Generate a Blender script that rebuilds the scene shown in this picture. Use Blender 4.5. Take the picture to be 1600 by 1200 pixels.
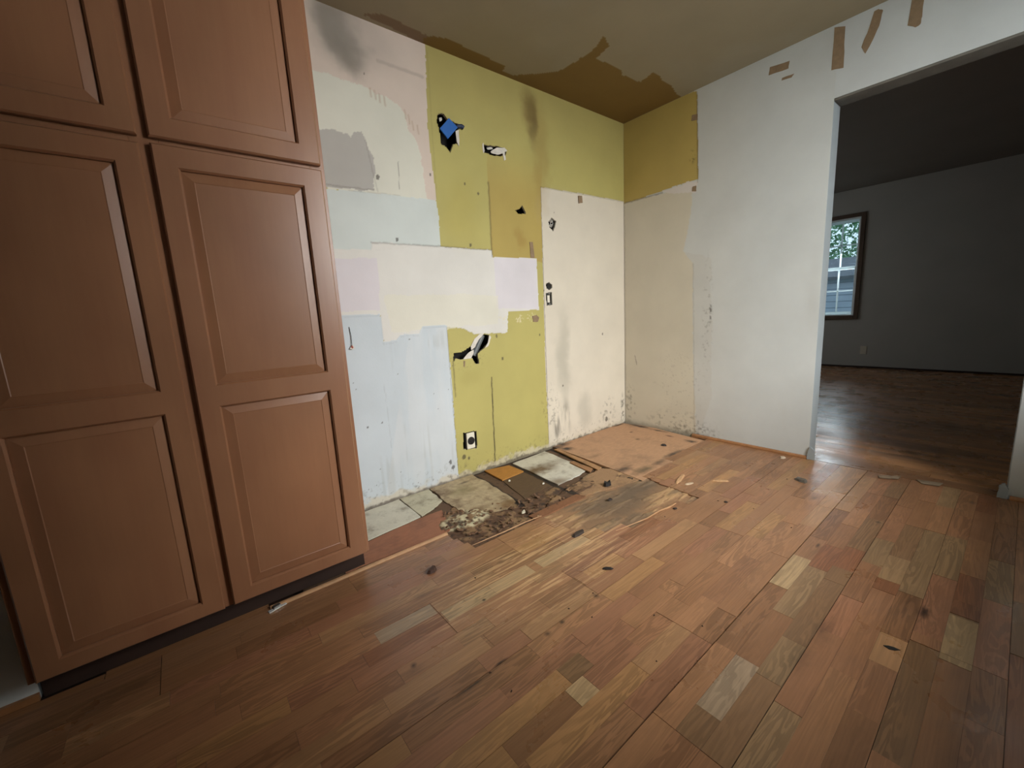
import bpy, bmesh, math, random
import numpy as np
from mathutils import Matrix, Vector

random.seed(7)
for o in list(bpy.data.objects):
    bpy.data.objects.remove(o)
SC = bpy.context.scene
COL = SC.collection

# ------------------------------------------------------------------ camera
F_PX = 642.62
CAM = np.array([-2.986129, -2.159840, 0.996889])
YAW, PITCH, ROLL = 0.898345, -0.167172, -0.052460
_f = np.array([math.cos(PITCH) * math.cos(YAW), math.cos(PITCH) * math.sin(YAW), math.sin(PITCH)])
_r = np.cross(_f, [0, 0, 1]); _r /= np.linalg.norm(_r)
_u = np.cross(_r, _f)
RT = _r * math.cos(ROLL) + _u * math.sin(ROLL)
UP = _u * math.cos(ROLL) - _r * math.sin(ROLL)
cam_data = bpy.data.cameras.new('camera')
cam_data.sensor_fit = 'HORIZONTAL'
cam_data.sensor_width = 36
cam_data.lens = F_PX * 36 / 1600
cam_data.clip_start = 0.02
cam = bpy.data.objects.new('camera', cam_data)
COL.objects.link(cam)
m = Matrix.Identity(4)
for i in range(3):
    m[i][0], m[i][1], m[i][2], m[i][3] = RT[i], UP[i], -_f[i], CAM[i]
cam.matrix_world = m
SC.camera = cam

# ------------------------------------------------------------------ world, light, exposure
SC.view_settings.view_transform = 'Standard'
SC.view_settings.look = 'None'
SC.view_settings.gamma = 1
SC.view_settings.use_curve_mapping = False
SC.view_settings.exposure = -0.36
w = bpy.data.worlds.new('overcast_sky'); SC.world = w
w.use_nodes = True
bg = w.node_tree.nodes['Background']
bg.inputs[0].default_value = (0.62, 0.86, 1.0, 1)
bg.inputs[1].default_value = 1.6

def area(name, loc, aim, sx, sy, watts, colr, spread=180):
    l = bpy.data.lights.new(name, 'AREA')
    l.shape = 'RECTANGLE'; l.size = sx; l.size_y = sy
    l.energy = watts; l.color = colr; l.spread = math.radians(spread)
    o = bpy.data.objects.new(name, l); COL.objects.link(o)
    o.location = loc
    o.rotation_euler = (Vector(aim) - Vector(loc)).to_track_quat('-Z', 'Z').to_euler()
    return o
# open sky outside the kitchen window in the rear wall, behind the photographer
area('daylight_rear_window', (-1.1, -4.6, 2.85), (-1.6, -0.6, 0.9), 4.2, 2.9, 1560, (1.0, 0.99, 0.975), 180)
# weak lamp added before the solid end wall, lighting the far room
area('added_end_lamp', (-4.56, -2.78, 1.45), (0.0, -1.95, 1.25), 0.5, 1.2, 1.3, (1.0, 0.97, 0.92), 44)
# lamp added out of sight at the solid side wall, brightening the far room
area('added_far_lamp', (2.9, 1.56, 1.45), (2.9, -1.5, 0.5), 1.6, 1.2, 16, (0.92, 0.97, 1.0), 150)
# skylight at the far room's window
area('daylight_far_window', (4.72, -0.40, 1.45), (3.0, -0.75, 0.2), 0.40, 1.1, 15, (0.80, 0.92, 1.0), 130)

# ------------------------------------------------------------------ helpers
def ray(x, y):
    return RT * (x - 800) / F_PX + UP * (600 - y) / F_PX + _f
def on_x(x, y, X=0.0):
    d = ray(x, y); return CAM + d * (X - CAM[0]) / d[0]
def on_y(x, y, Y=0.0):
    d = ray(x, y); return CAM + d * (Y - CAM[1]) / d[1]
def on_z(x, y, Z=0.0):
    d = ray(x, y); return CAM + d * (Z - CAM[2]) / d[2]
def s2l(c):
    c = np.asarray(c, float) / 255.0
    return np.where(c <= 0.04045, c / 12.92, ((c + 0.055) / 1.055) ** 2.4)

def link(name, mesh, mats, parent=None, **props):
    o = bpy.data.objects.new(name, mesh)
    COL.objects.link(o)
    if mats is not None:
        for mm in (mats if isinstance(mats, (list, tuple)) else [mats]):
            mesh.materials.append(mm)
    if parent is not None:
        o.parent = parent
    for k, v in props.items():
        o[k] = v
    return o
def tag(o, label=None, cat=None, group=None, kind=None):
    if label: o['label'] = label
    if cat: o['category'] = cat
    if group: o['group'] = group
    if kind: o['kind'] = kind
    return o
def empty(name, loc=(0, 0, 0)):
    o = bpy.data.objects.new(name, None); COL.objects.link(o)
    o.location = loc; o.empty_display_size = 0.1
    return o
def tint(o, c):
    l = s2l(c); o.color = (l[0], l[1], l[2], 1); return o
def bm_box(bm, a, b):
    x0, y0, z0 = a; x1, y1, z1 = b
    v = [bm.verts.new(p) for p in ((x0, y0, z0), (x1, y0, z0), (x1, y1, z0), (x0, y1, z0), (x0, y0, z1), (x1, y0, z1), (x1, y1, z1), (x0, y1, z1))]
    for f in ((0, 3, 2, 1), (4, 5, 6, 7), (0, 1, 5, 4), (1, 2, 6, 5), (2, 3, 7, 6), (3, 0, 4, 7)):
        bm.faces.new([v[i] for i in f])
def bm_mesh(bm, name, bevel=0, seg=1):
    bm.normal_update()
    if bevel:
        bmesh.ops.bevel(bm, geom=bm.edges[:], offset=bevel, segments=seg, affect='EDGES', profile=0.5)
    me = bpy.data.meshes.new(name); bm.to_mesh(me); bm.free()
    return me
def box(name, a, b, mat, parent=None, bevel=0.0, seg=1, **props):
    bm = bmesh.new()
    lo = [min(a[i], b[i]) for i in range(3)]; hi = [max(a[i], b[i]) for i in range(3)]
    bm_box(bm, lo, hi)
    return link(name, bm_mesh(bm, name, bevel, seg), mat, parent, **props)
def boxes(name, lst, mat, parent=None, bevel=0.0, **props):
    bm = bmesh.new()
    for a, b in lst:
        bm_box(bm, [min(a[i], b[i]) for i in range(3)], [max(a[i], b[i]) for i in range(3)])
    return link(name, bm_mesh(bm, name, bevel), mat, parent, **props)
def ragged(pts, amp, n=4, seed=0):
    """break the straight sides of an outline into an uneven torn edge"""
    rnd = random.Random(seed); out = []
    pts = [np.array(p, float) for p in pts]
    for i, p in enumerate(pts):
        qn = pts[(i + 1) % len(pts)]
        out.append(p)
        for k in range(1, n):
            t = (k + rnd.uniform(-.3, .3)) / n
            out.append(p + (qn - p) * t + np.array([rnd.uniform(-1, 1), rnd.uniform(-1, 1), rnd.uniform(-1, 1)]) * amp)
    return out
def slab(name, pts, thick, mat, parent=None, normal=None, bevel=0.0, **props):
    """a flat piece: outline pts on its upper face, thickness going against the normal"""
    n = np.array(normal, float)
    pts = [np.array(p, float) for p in pts]
    p0 = pts[0]
    pts = [p - n * float((p - p0) @ n) for p in pts]
    bm = bmesh.new()
    top = [bm.verts.new(p) for p in pts]
    bot = [bm.verts.new(p - n * thick) for p in pts]
    f = bm.faces.new(top); g = bm.faces.new(bot[::-1])
    for i in range(len(pts)):
        j = (i + 1) % len(pts)
        bm.faces.new((top[j], top[i], bot[i], bot[j]))
    bmesh.ops.recalc_face_normals(bm, faces=bm.faces[:])
    bmesh.ops.triangulate(bm, faces=[f, g])
    return link(name, bm_mesh(bm, name, bevel), mat, parent, **props)
def tube(name, pts, r, mat, parent=None, sides=8, taper=None, **props):
    cu = bpy.data.curves.new(name, 'CURVE'); cu.dimensions = '3D'
    cu.bevel_depth = r; cu.bevel_resolution = 2; cu.use_fill_caps = True
    sp = cu.splines.new('POLY'); sp.points.add(len(pts) - 1)
    for i, p in enumerate(pts):
        sp.points[i].co = (p[0], p[1], p[2], 1)
        if taper: sp.points[i].radius = taper[i]
    tmp = bpy.data.objects.new('tmp', cu); COL.objects.link(tmp)
    me = bpy.data.meshes.new_from_object(tmp.evaluated_get(bpy.context.evaluated_depsgraph_get()))
    bpy.data.objects.remove(tmp)
    me.name = name
    me.materials.clear()
    return link(name, me, mat, parent, **props)

# smooth value noise, for uneven paint edges and stains
def vnoise(x, y, seed=0):
    rs = np.random.RandomState(seed); T = rs.rand(256, 256)
    xi = np.floor(x).astype(int); yi = np.floor(y).astype(int)
    fx = x - xi; fy = y - yi
    fx = fx * fx * (3 - 2 * fx); fy = fy * fy * (3 - 2 * fy)
    a = T[xi & 255, yi & 255]; b = T[(xi + 1) & 255, yi & 255]
    c = T[xi & 255, (yi + 1) & 255]; d = T[(xi + 1) & 255, (yi + 1) & 255]
    return (a * (1 - fx) + b * fx) * (1 - fy) + (c * (1 - fx) + d * fx) * fy
def fbm(x, y, s, seed=0, octv=4):
    v = 0; a = 0.5; t = 0
    for k in range(octv):
        v = v + a * vnoise(x * s + 17.3 * k, y * s + 9.1 * k, seed + k); t += a
        s *= 2.1; a *= 0.5
    return v / t
def inside(px, py, poly):
    poly = np.asarray(poly, float); r = np.zeros(px.shape, bool)
    n = len(poly); j = n - 1
    for i in range(n):
        xi, yi = poly[i]; xj, yj = poly[j]
        if yi != yj:
            c = ((yi > py) != (yj > py)) & (px < (xj - xi) * (py - yi) / (yj - yi) + xi)
            r ^= c
        j = i
    return r
def blob(u, v, cu, cv, ru, rv, rot=0.0):
    du, dv = u - cu, v - cv
    c, s = math.cos(rot), math.sin(rot)
    a = (du * c + dv * s) / ru; b = (-du * s + dv * c) / rv
    return np.clip(1 - np.sqrt(a * a + b * b), 0, 1)
def seg_dist(u, v, p, q):
    p = np.array(p, float); q = np.array(q, float); d = q - p
    t = np.clip(((u - p[0]) * d[0] + (v - p[1]) * d[1]) / (d @ d), 0, 1)
    return np.hypot(u - p[0] - t * d[0], v - p[1] - t * d[1])
def sm(x, a, b):
    t = np.clip((x - a) / (b - a), 0, 1); return t * t * (3 - 2 * t)
class Canvas:
    """paint coats of one real surface, kept as a per-vertex colour of its mesh"""
    def __init__(s, U, V, base):
        s.U, s.V = U, V
        s.c = np.ones(U.shape + (3,)) * s2l(base)
        s.h = np.zeros(U.shape)
        s.hole = np.zeros(U.shape, bool)
    def warp(s, amp, sc, seed):
        return (s.U + amp * (fbm(s.U, s.V, sc, seed) - .5) * 2, s.V + amp * (fbm(s.U, s.V, sc, seed + 50) - .5) * 2)
    def coat(s, poly, colr, amp=0.004, sc=30, seed=1, h=0.0, a=1.0):
        u, v = s.warp(amp, sc, seed)
        k = inside(u, v, poly)
        s.c[k] = s.c[k] * (1 - a) + s2l(colr) * a
        s.h[k] += h
        return k
    def mix(s, mask, colr):
        mask = np.clip(mask, 0, 1)[..., None]
        s.c = s.c * (1 - mask) + s2l(colr) * mask
    def cut(s, poly, amp=0.003, sc=60, seed=3):
        u, v = s.warp(amp, sc, seed)
        s.hole |= inside(u, v, poly)

def grid_mesh(name, cv, to3d, rim=None):
    """to3d(u, v, h) -> xyz arrays; holes lose their faces and get a rim of depth rim (a vector)"""
    nu, nv = cv.U.shape
    X, Y, Z = to3d(cv.U, cv.V, cv.h)
    co = np.stack([X, Y, Z], -1).reshape(-1, 3)
    idx = np.arange(nu * nv).reshape(nu, nv)
    hc = cv.hole[:-1, :-1] & cv.hole[1:, :-1] & cv.hole[1:, 1:] & cv.hole[:-1, 1:]
    keep = ~hc
    q = np.stack([idx[:-1, :-1], idx[1:, :-1], idx[1:, 1:], idx[:-1, 1:]], -1)[keep]
    nmain = len(q)
    extra = []; newv = []
    if rim is not None:
        rim = np.array(rim)
        def wallq(a, b):
            k = len(co) + len(newv)
            newv.append(co[a] + rim); newv.append(co[b] + rim)
            extra.append((a, b, k + 1, k))
        for i, j in zip(*np.nonzero(hc)):
            if i > 0 and not hc[i - 1, j]: wallq(idx[i, j], idx[i, j + 1])
            if i < nu - 2 and not hc[i + 1, j]: wallq(idx[i + 1, j], idx[i + 1, j + 1])
            if j > 0 and not hc[i, j - 1]: wallq(idx[i, j], idx[i + 1, j])
            if j < nv - 2 and not hc[i, j + 1]: wallq(idx[i, j + 1], idx[i + 1, j + 1])
    if extra:
        co = np.vstack([co, np.array(newv)]); q = np.vstack([q, np.array(extra)])
    me = bpy.data.meshes.new(name)
    me.vertices.add(len(co)); me.vertices.foreach_set('co', co.astype(np.float32).ravel())
    me.loops.add(len(q) * 4); me.loops.foreach_set('vertex_index', q.astype(np.int32).ravel())
    me.polygons.add(len(q))
    me.polygons.foreach_set('loop_start', np.arange(0, len(q) * 4, 4, dtype=np.int32))
    mi = np.zeros(len(q), np.int32); mi[nmain:] = 1
    me.polygons.foreach_set('material_index', mi)
    me.polygons.foreach_set('use_smooth', np.concatenate([np.ones(nmain, bool), np.zeros(len(q) - nmain, bool)]))
    ca = np.ones((len(co), 4), np.float32)
    ca[:nu * nv, :3] = cv.c.reshape(-1, 3)
    ca[nu * nv:, :3] = 0.5
    at = me.color_attributes.new('paint', 'FLOAT_COLOR', 'POINT')
    at.data.foreach_set('color', ca.ravel())
    me.update(calc_edges=True)
    me.validate()
    return me

# ------------------------------------------------------------------ materials
class N:
    def __init__(s, name):
        s.m = bpy.data.materials.new(name); s.m.use_nodes = True
        s.t = s.m.node_tree; s.b = s.t.nodes['Principled BSDF']
    def n(s, kind, **kw):
        nd = s.t.nodes.new(kind)
        for k, v in kw.items():
            if k.startswith('i_'):
                key = k[2:]
                nd.inputs[int(key) if key.isdigit() else key].default_value = v
            else:
                setattr(nd, k, v)
        return nd
    def l(s, a, b): s.t.links.new(a, b)
    def math(s, op, a, b=None, c=None):
        nd = s.n('ShaderNodeMath', operation=op)
        for i, v in enumerate((a, b, c)):
            if v is None: continue
            if isinstance(v, (int, float)): nd.inputs[i].default_value = v
            else: s.l(v, nd.inputs[i])
        return nd.outputs[0]
    def ramp(s, f, stops):
        nd = s.n('ShaderNodeValToRGB'); e = nd.color_ramp.elements
        while len(e) < len(stops): e.new(0.5)
        for i, (p, c) in enumerate(stops):
            e[i].position = p
            e[i].color = (c, c, c, 1) if isinstance(c, (int, float)) else (*c, 1)
        s.l(f, nd.inputs[0]); return nd.outputs[0]
    def mix(s, f, a, b, mode='MIX'):
        nd = s.n('ShaderNodeMix', data_type='RGBA', blend_type=mode)
        for sock, v in ((nd.inputs[0], f), (nd.inputs[6], a), (nd.inputs[7], b)):
            if isinstance(v, (int, float)): sock.default_value = v
            elif isinstance(v, (tuple, list, np.ndarray)): sock.default_value = (v[0], v[1], v[2], 1)
            else: s.l(v, sock)
        return nd.outputs[2]
    def pos(s, scale=(1, 1, 1), offset=None):
        g = s.n('ShaderNodeNewGeometry')
        v = g.outputs['Position']
        if offset is not None:
            ad = s.n('ShaderNodeVectorMath', operation='ADD'); s.l(v, ad.inputs[0]); s.l(offset, ad.inputs[1]); v = ad.outputs[0]
        mp = s.n('ShaderNodeVectorMath', operation='MULTIPLY'); s.l(v, mp.inputs[0]); mp.inputs[1].default_value = scale
        return mp.outputs[0]
    def noise(s, vec, sc, detail=4, rough=.55, dist=0.0):
        nd = s.n('ShaderNodeTexNoise'); s.l(vec, nd.inputs['Vector'])
        nd.inputs['Scale'].default_value = sc; nd.inputs['Detail'].default_value = detail
        nd.inputs['Roughness'].default_value = rough; nd.inputs['Distortion'].default_value = dist
        return nd.outputs['Fac']
    def bump(s, h, strength, dist=0.002):
        b = s.n('ShaderNodeBump'); b.inputs['Strength'].default_value = strength; b.inputs['Distance'].default_value = dist
        s.l(h, b.inputs['Height']); s.l(b.outputs[0], s.b.inputs['Normal'])
    def base(s, c):
        if isinstance(c, (tuple, list, np.ndarray)): s.b.inputs['Base Color'].default_value = (c[0], c[1], c[2], 1)
        else: s.l(c, s.b.inputs['Base Color'])
    def rough(s, r):
        if isinstance(r, (int, float)): s.b.inputs['Roughness'].default_value = r
        else: s.l(r, s.b.inputs['Roughness'])

def paint_material(name, bump_sc=90, bump=.12, rough=.72):
    k = N(name)
    a = k.n('ShaderNodeAttribute', attribute_name='paint').outputs['Color']
    p = k.pos()
    v = k.ramp(k.noise(p, 3.2, 5), [(.3, .93), (.7, 1.04)])
    k.base(k.mix(1.0, a, v, 'MULTIPLY'))
    k.rough(rough)
    k.bump(k.noise(p, bump_sc, 3), bump, .003)
    return k.m
def plain(name, rgb, rough=.6, var=.12, sc=8, bump=0.0, bsc=80, metal=0.0):
    k = N(name); c = s2l(rgb); p = k.pos()
    v = k.ramp(k.noise(p, sc, 5), [(.25, 1 - var), (.75, 1 + var)])
    k.base(k.mix(1.0, tuple(c), v, 'MULTIPLY')); k.rough(rough)
    k.b.inputs['Metallic'].default_value = metal
    if bump: k.bump(k.noise(p, bsc, 3), bump, .003)
    return k.m
def tinted(name, rough=.75, var=.3, sc=14, bump=.35, bsc=60, stretch=(1, 1, 1), dirt=(60, 44, 32), dirt_amt=.5, dirt_sc=6, spots=()):
    """object-coloured rough stuff: boards, tiles, chips"""
    k = N(name); oi = k.n('ShaderNodeObjectInfo')
    p = k.pos(stretch)
    v = k.ramp(k.noise(p, sc, 6, .65), [(.25, 1 - var), (.75, 1 + var)])
    c = k.mix(1.0, oi.outputs['Color'], v, 'MULTIPLY')
    d = k.ramp(k.noise(k.pos(), dirt_sc, 6, .7), [(.5, 0.0), (.68, dirt_amt)])
    c = k.mix(d, c, tuple(s2l(dirt)))
    for (x, y, rx, ry, amt, sc_) in spots:
        ad = k.n('ShaderNodeVectorMath', operation='SUBTRACT'); k.l(k.pos(), ad.inputs[0]); ad.inputs[1].default_value = (x, y, 0)
        ml = k.n('ShaderNodeVectorMath', operation='MULTIPLY'); k.l(ad.outputs[0], ml.inputs[0]); ml.inputs[1].default_value = (1 / rx, 1 / ry, 0)
        ln = k.n('ShaderNodeVectorMath', operation='LENGTH'); k.l(ml.outputs[0], ln.inputs[0])
        wob = k.math('MULTIPLY_ADD', k.noise(k.pos(), 22, 4), 1.1, ln.outputs['Value'])
        c = k.mix(k.ramp(k.math('MULTIPLY', wob, .5), [(.36, amt), (.78, 0.0)]), c, tuple(s2l(sc_)))
    k.base(c); k.rough(rough)
    k.bump(k.noise(p, bsc, 4), bump, .004)
    return k.m
def wood_floor(name, along='x', spots=(), gloss=.30, streaks=True):
    k = N(name); oi = k.n('ShaderNodeObjectInfo')
    cx = k.n('ShaderNodeCombineXYZ')
    r = k.math('MULTIPLY', oi.outputs['Random'], 37.0)
    k.l(r, cx.inputs[0]); k.l(k.math('MULTIPLY', r, 1.7), cx.inputs[1])
    off = cx.outputs[0]
    sc = (1.6, 15, 1) if along == 'x' else (15, 1.6, 1)
    fs = (5, 170, 1) if along == 'x' else (170, 5, 1)
    p = k.pos(sc, off)
    big = k.noise(p, 1.5, 3, .5, 1.0)
    # growth rings: sine of a stretched noise field
    ring = k.math('SINE', k.math('MULTIPLY', big, 46.0))
    ringv = k.ramp(ring, [(.0, .70 if streaks else .92), (.35, .97), (1.0, 1.06)])
    rsel = k.ramp(k.noise(k.pos((.8, 5, 1) if along == 'x' else (5, .8, 1), off), 1.3, 1), [(.38, 0.12), (.6, .85)])
    fine = k.ramp(k.noise(k.pos(fs, off), 1.0, 4, .6), [(.3, .86), (.7, 1.1)])
    c = k.mix(1.0, oi.outputs['Color'], fine, 'MULTIPLY')
    c = k.mix(rsel, c, k.mix(1.0, c, ringv, 'MULTIPLY'))
    wide = k.ramp(k.noise(k.pos(), 1.7, 4), [(.3, .88), (.7, 1.08)])
    c = k.mix(1.0, c, wide, 'MULTIPLY')
    g = k.n('ShaderNodeNewGeometry').outputs['Position']
    if streaks:
        # finish worn to bare pale grain around the damaged patch
        sx = k.n('ShaderNodeSeparateXYZ'); k.l(g, sx.inputs[0])
        dx = k.math('DIVIDE', k.math('ADD', sx.outputs[0], 1.95), .70)
        dy = k.math('DIVIDE', k.math('ADD', sx.outputs[1], 1.02), .30)
        d = k.math('SQRT', k.math('ADD', k.math('MULTIPLY', dx, dx), k.math('MULTIPLY', dy, dy)))
        near = k.ramp(d, [(.35, 1.0), (1.0, .0)])
        st = k.ramp(k.noise(k.pos((3.0, 60, 1)), 1.3, 5, .62, .6), [(.52, 0.0), (.60, .85)])
        c = k.mix(k.math('MULTIPLY', near, st), c, tuple(s2l((208, 168, 122))))
    dirt = k.ramp(k.noise(k.pos((1, 1.6, 1)), 7.0, 6, .7), [(.52, 0.0), (.90, .28 if streaks else .12)])
    c = k.mix(dirt, c, tuple(s2l((92, 62, 40))))
    for (x, y, rx, ry, amt, soft) in spots:
        ad = k.n('ShaderNodeVectorMath', operation='SUBTRACT'); k.l(g, ad.inputs[0]); ad.inputs[1].default_value = (x, y, 0)
        ml = k.n('ShaderNodeVectorMath', operation='MULTIPLY'); k.l(ad.outputs[0], ml.inputs[0]); ml.inputs[1].default_value = (1 / rx, 1 / ry, 0)
        ln = k.n('ShaderNodeVectorMath', operation='LENGTH'); k.l(ml.outputs[0], ln.inputs[0])
        wob = k.math('MULTIPLY_ADD', k.noise(k.pos((1, 1, 1)), 45, 4), .8, ln.outputs['Value'])
        f = k.ramp(k.math('MULTIPLY', wob, .5), [(max(.05, .95 - soft) * .5, amt), (.72, 0.0)])
        c = k.mix(f, c, tuple(s2l((46, 32, 23))))
    k.base(c)
    k.rough(k.ramp(k.noise(k.pos(), 5, 5), [(.3, gloss - .06), (.7, gloss + .12)]))
    k.b.inputs['Specular IOR Level'].default_value = .45
    k.bump(k.noise(k.pos(fs, off), 1.0, 3), .10, .001)
    return k.m
def cabinet_wood():
    k = N('cabinet_maple'); oi = k.n('ShaderNodeObjectInfo')
    p = k.pos((6, 6, 1.1))
    blot = k.ramp(k.noise(k.pos((1.2, 1.2, .9)), 2.6, 4, .5), [(.3, .86), (.7, 1.12)])
    fine = k.ramp(k.noise(k.pos((90, 90, 5)), 1.0, 4, .6), [(.3, .97), (.7, 1.03)])
    c = k.mix(1.0, tuple(s2l((150, 106, 76))), blot, 'MULTIPLY')
    c = k.mix(1.0, c, fine, 'MULTIPLY')
    c = k.mix(k.ramp(k.noise(p, 1.4, 3), [(.4, 0.0), (.7, .35)]), c, tuple(s2l((134, 86, 62))))
    k.base(c); k.rough(.33)
    k.b.inputs['Coat Weight'].default_value = .25
    k.b.inputs['Coat Roughness'].default_value = .25
    k.bump(k.noise(k.pos((40, 40, 10)), 1, 3), .015, .001)
    return k.m

M_PAINT = paint_material('old_wall_paint')
M_CEIL = paint_material('old_ceiling_paint', 60, .2, .85)
M_GYP = plain('gypsum_edge', (176, 168, 150), .9, .2, 40)
M_DARK = plain('dark_cavity', (26, 23, 20), .9, .3, 10)
M_CAB = cabinet_wood()
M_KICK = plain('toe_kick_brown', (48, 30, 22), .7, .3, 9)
M_WHITE = plain('off_white_paint', (192, 196, 195), .6, .06, 5, .05)
M_SOFFIT = plain('dark_soffit', (104, 100, 92), .9, .2, 12)  # even darker colour for the underside of the doorway head
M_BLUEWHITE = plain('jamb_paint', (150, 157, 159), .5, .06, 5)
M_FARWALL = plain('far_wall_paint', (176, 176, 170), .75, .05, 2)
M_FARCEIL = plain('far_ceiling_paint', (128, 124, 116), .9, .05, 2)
M_ROUGH = tinted('rough_board', stretch=(4, 40, 1), dirt_amt=.55)
M_TILE = tinted('linoleum', var=.12, sc=22, bump=.25, dirt=(92, 74, 52), dirt_amt=.6, dirt_sc=11)
M_PLY = tinted('weathered_plywood', var=.16, sc=7, bump=.2, bsc=30, stretch=(3, 9, 1), dirt=(72, 56, 46), dirt_amt=.35, dirt_sc=4)
def _sp(px, py, rx, ry, amt, c): p = on_z(px, py); return (p[0], p[1], rx, ry, amt, c)
MOLD = (44, 40, 36)
M_PANEL = tinted('mouldy_plywood', var=.16, sc=7, bump=.2, bsc=30, stretch=(3, 9, 1), dirt=(104, 84, 68), dirt_amt=.4, dirt_sc=4,
                 spots=[_sp(880, 694, .08, .05, .9, MOLD), _sp(886, 701, .06, .05, .95, MOLD), _sp(868, 699, .08, .06, .8, MOLD), _sp(966, 664, .10, .02, .9, MOLD), _sp(1000, 666, .035, .14, 1, MOLD), _sp(1030, 673, .02, .10, .9, MOLD), _sp(1079, 689, .04, .06, .9, MOLD),
                        _sp(1052, 709, .16, .03, .85, MOLD), _sp(974, 733, .10, .05, .8, MOLD), _sp(1005, 734, .14, .05, .75, (70, 64, 44)), _sp(1030, 722, .10, .03, .6, MOLD), _sp(986, 675, .025, .015, .9, (70, 48, 36)), _sp(996, 686, .03, .02, .8, (84, 58, 36)), _sp(1045, 681, .02, .04, .9, (86, 52, 44)), _sp(930, 712, .08, .03, .35, MOLD)])
M_RESIDUE = tinted('stained_residue', var=.12, sc=22, bump=.3, dirt=(92, 74, 52), dirt_amt=.5, dirt_sc=11,
                   spots=[_sp(838, 733, .26, .10, .95, (104, 80, 52)), _sp(868, 752, .12, .06, .7, (110, 84, 54)), _sp(862, 706, .03, .02, .6, MOLD)])
M_LINO2 = tinted('rotting_linoleum', var=.28, sc=26, bump=.5, dirt=(98, 74, 52), dirt_amt=.85, dirt_sc=9,
                 spots=[_sp(720, 765, .12, .09, .7, (150, 138, 100)), _sp(690, 770, .10, .06, .6, (96, 70, 52)), _sp(795, 785, .14, .06, .9, (120, 90, 56)), _sp(735, 798, .2, .04, .8, (104, 78, 50)), _sp(725, 752, .05, .02, .7, MOLD)])
M_CHIP = tinted('debris_chip', var=.35, sc=60, bump=.4, bsc=120, dirt_amt=.3, dirt_sc=40)
M_PAPER = plain('torn_brown_paper', (136, 114, 88), .85, .18, 30, .2)
M_TORN = plain('torn_drywall_paper', (206, 200, 188), .85, .12, 30, .3)
M_BLUE = plain('blue_plastic', (24, 92, 168), .45, .08, 12)
M_BLACK = plain('black_plastic', (24, 22, 21), .45, .1, 20)
M_PLATE = plain('ivory_plastic', (216, 210, 192), .4, .05, 10)
M_STEEL = plain('galvanised_steel', (150, 150, 146), .35, .2, 30, metal=.9)
M_GLINT = plain('bright_metal', (236, 236, 230), .25, .05, 30, metal=.3)
M_DRYTRIM = plain('stained_trim_wood', (150, 104, 66), .5, .25, 20, .1)
M_DKTRIM = plain('dark_window_casing', (92, 74, 60), .5, .2, 10)
M_SASH = plain('white_sash_paint', (226, 230, 230), .4, .04, 6)
M_SLIP = plain('pale_wood_lip', (184, 142, 102), .45, .2, 30)

H = 2.44
# ------------------------------------------------------------------ wall_left (the patched wall)
def WA(*pts): return [tuple(on_y(x, y)[[0, 2]]) for x, y in pts]
du = 0.005
u = np.arange(-2.62, 0.0001, du); v = np.arange(-0.03, H + 0.02, du)
cv = Canvas(*np.meshgrid(u, v, indexing='ij'), (174, 164, 96))
U, V = cv.U, cv.V
# ochre darker field above the splashback line
cv.mix(inside(*cv.warp(.003, 12, 4), WA((752, 60), (852, 100), (846, 290), (848, 410), (768, 402))) * (1 - sm(V, 1.72, 2.12)) * .9, (168, 146, 76))
cv.mix(sm(V, 1.9, 2.44) * .5, (158, 142, 82))
# pinkish beige field beside the cabinet, cream plaster over it
cv.coat(WA((440, -60), (663, 40), (666, 120), (668, 200), (682, 313), (480, 288)), (206, 190, 176), .004, 25, 5)
k = cv.coat(WA((440, 98), (520, 118), (560, 132), (580, 140), (600, 152), (620, 162), (636, 180), (638, 205), (650, 222), (659, 245), (664, 290), (670, 316), (440, 284)),
            (208, 206, 191), .016, 26, 6, .001)
cv.coat(WA((440, 200), (520, 201), (534, 206), (548, 214), (553, 205), (563, 206), (574, 228), (586, 250), (584, 298), (440, 287)), (172, 168, 160), .012, 24, 7)
# repainted white blocks
cv.coat(WA((440, 291), (560, 299), (681, 313), (686, 340), (688, 387), (640, 386), (580, 392), (440, 392)), (196, 202, 197), .003, 30, 8, .0015)
cv.coat(WA((440, 388), (580, 390), (580, 378), (640, 382), (686, 385), (768, 391), (770, 402), (838, 404), (840, 440), (842, 484), (794, 487), (793, 520), (740, 522), (724, 513), (698, 511), (660, 512), (655, 524), (640, 523), (625, 526), (620, 534), (600, 538), (594, 494), (440, 497)),
        (209, 206, 198), .005, 32, 9, .002)
cv.coat(WA((440, 398), (590, 402), (592, 486), (440, 490)), (203, 195, 202), .02, 10, 10, 0, .7)
cv.coat(WA((772, 403), (838, 405), (841, 482), (775, 482)), (205, 199, 206), .01, 10, 11, 0, .7)
cv.coat(WA((600, 460), (780, 460), (778, 506), (610, 520)), (212, 208, 188), .02, 10, 12, 0, .6)
# bluish white sheet below
cv.coat(WA((440, 494), (594, 491), (599, 535), (619, 531), (625, 523), (655, 521), (660, 509), (698, 508), (706, 600), (716, 738), (730, 800), (440, 850)),
        (188, 196, 200), .003, 30, 13, .001)
cv.mix(inside(U, V, WA((640, 515), (698, 511), (717, 760), (600, 800))) * .35 * sm(fbm(U * 6, V, 3, 77), .3, .7), (206, 206, 204))
# vertical run marks on the bluish sheet
runs = sm(fbm(U, V * .02, 60, 21, 2), .58, .72) * inside(U, V, WA((600, 530), (697, 515), (715, 735), (590, 790)))
cv.mix(runs * .22 * sm(fbm(U, V, 6, 22), .4, .7), (150, 150, 140))
# cream panel by the corner
cv.coat(WA((845, 292), (905, 302), (990, 317), (990, 690), (858, 700), (852, 560)), (207, 198, 180), .0025, 30, 14, -.003)
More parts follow.
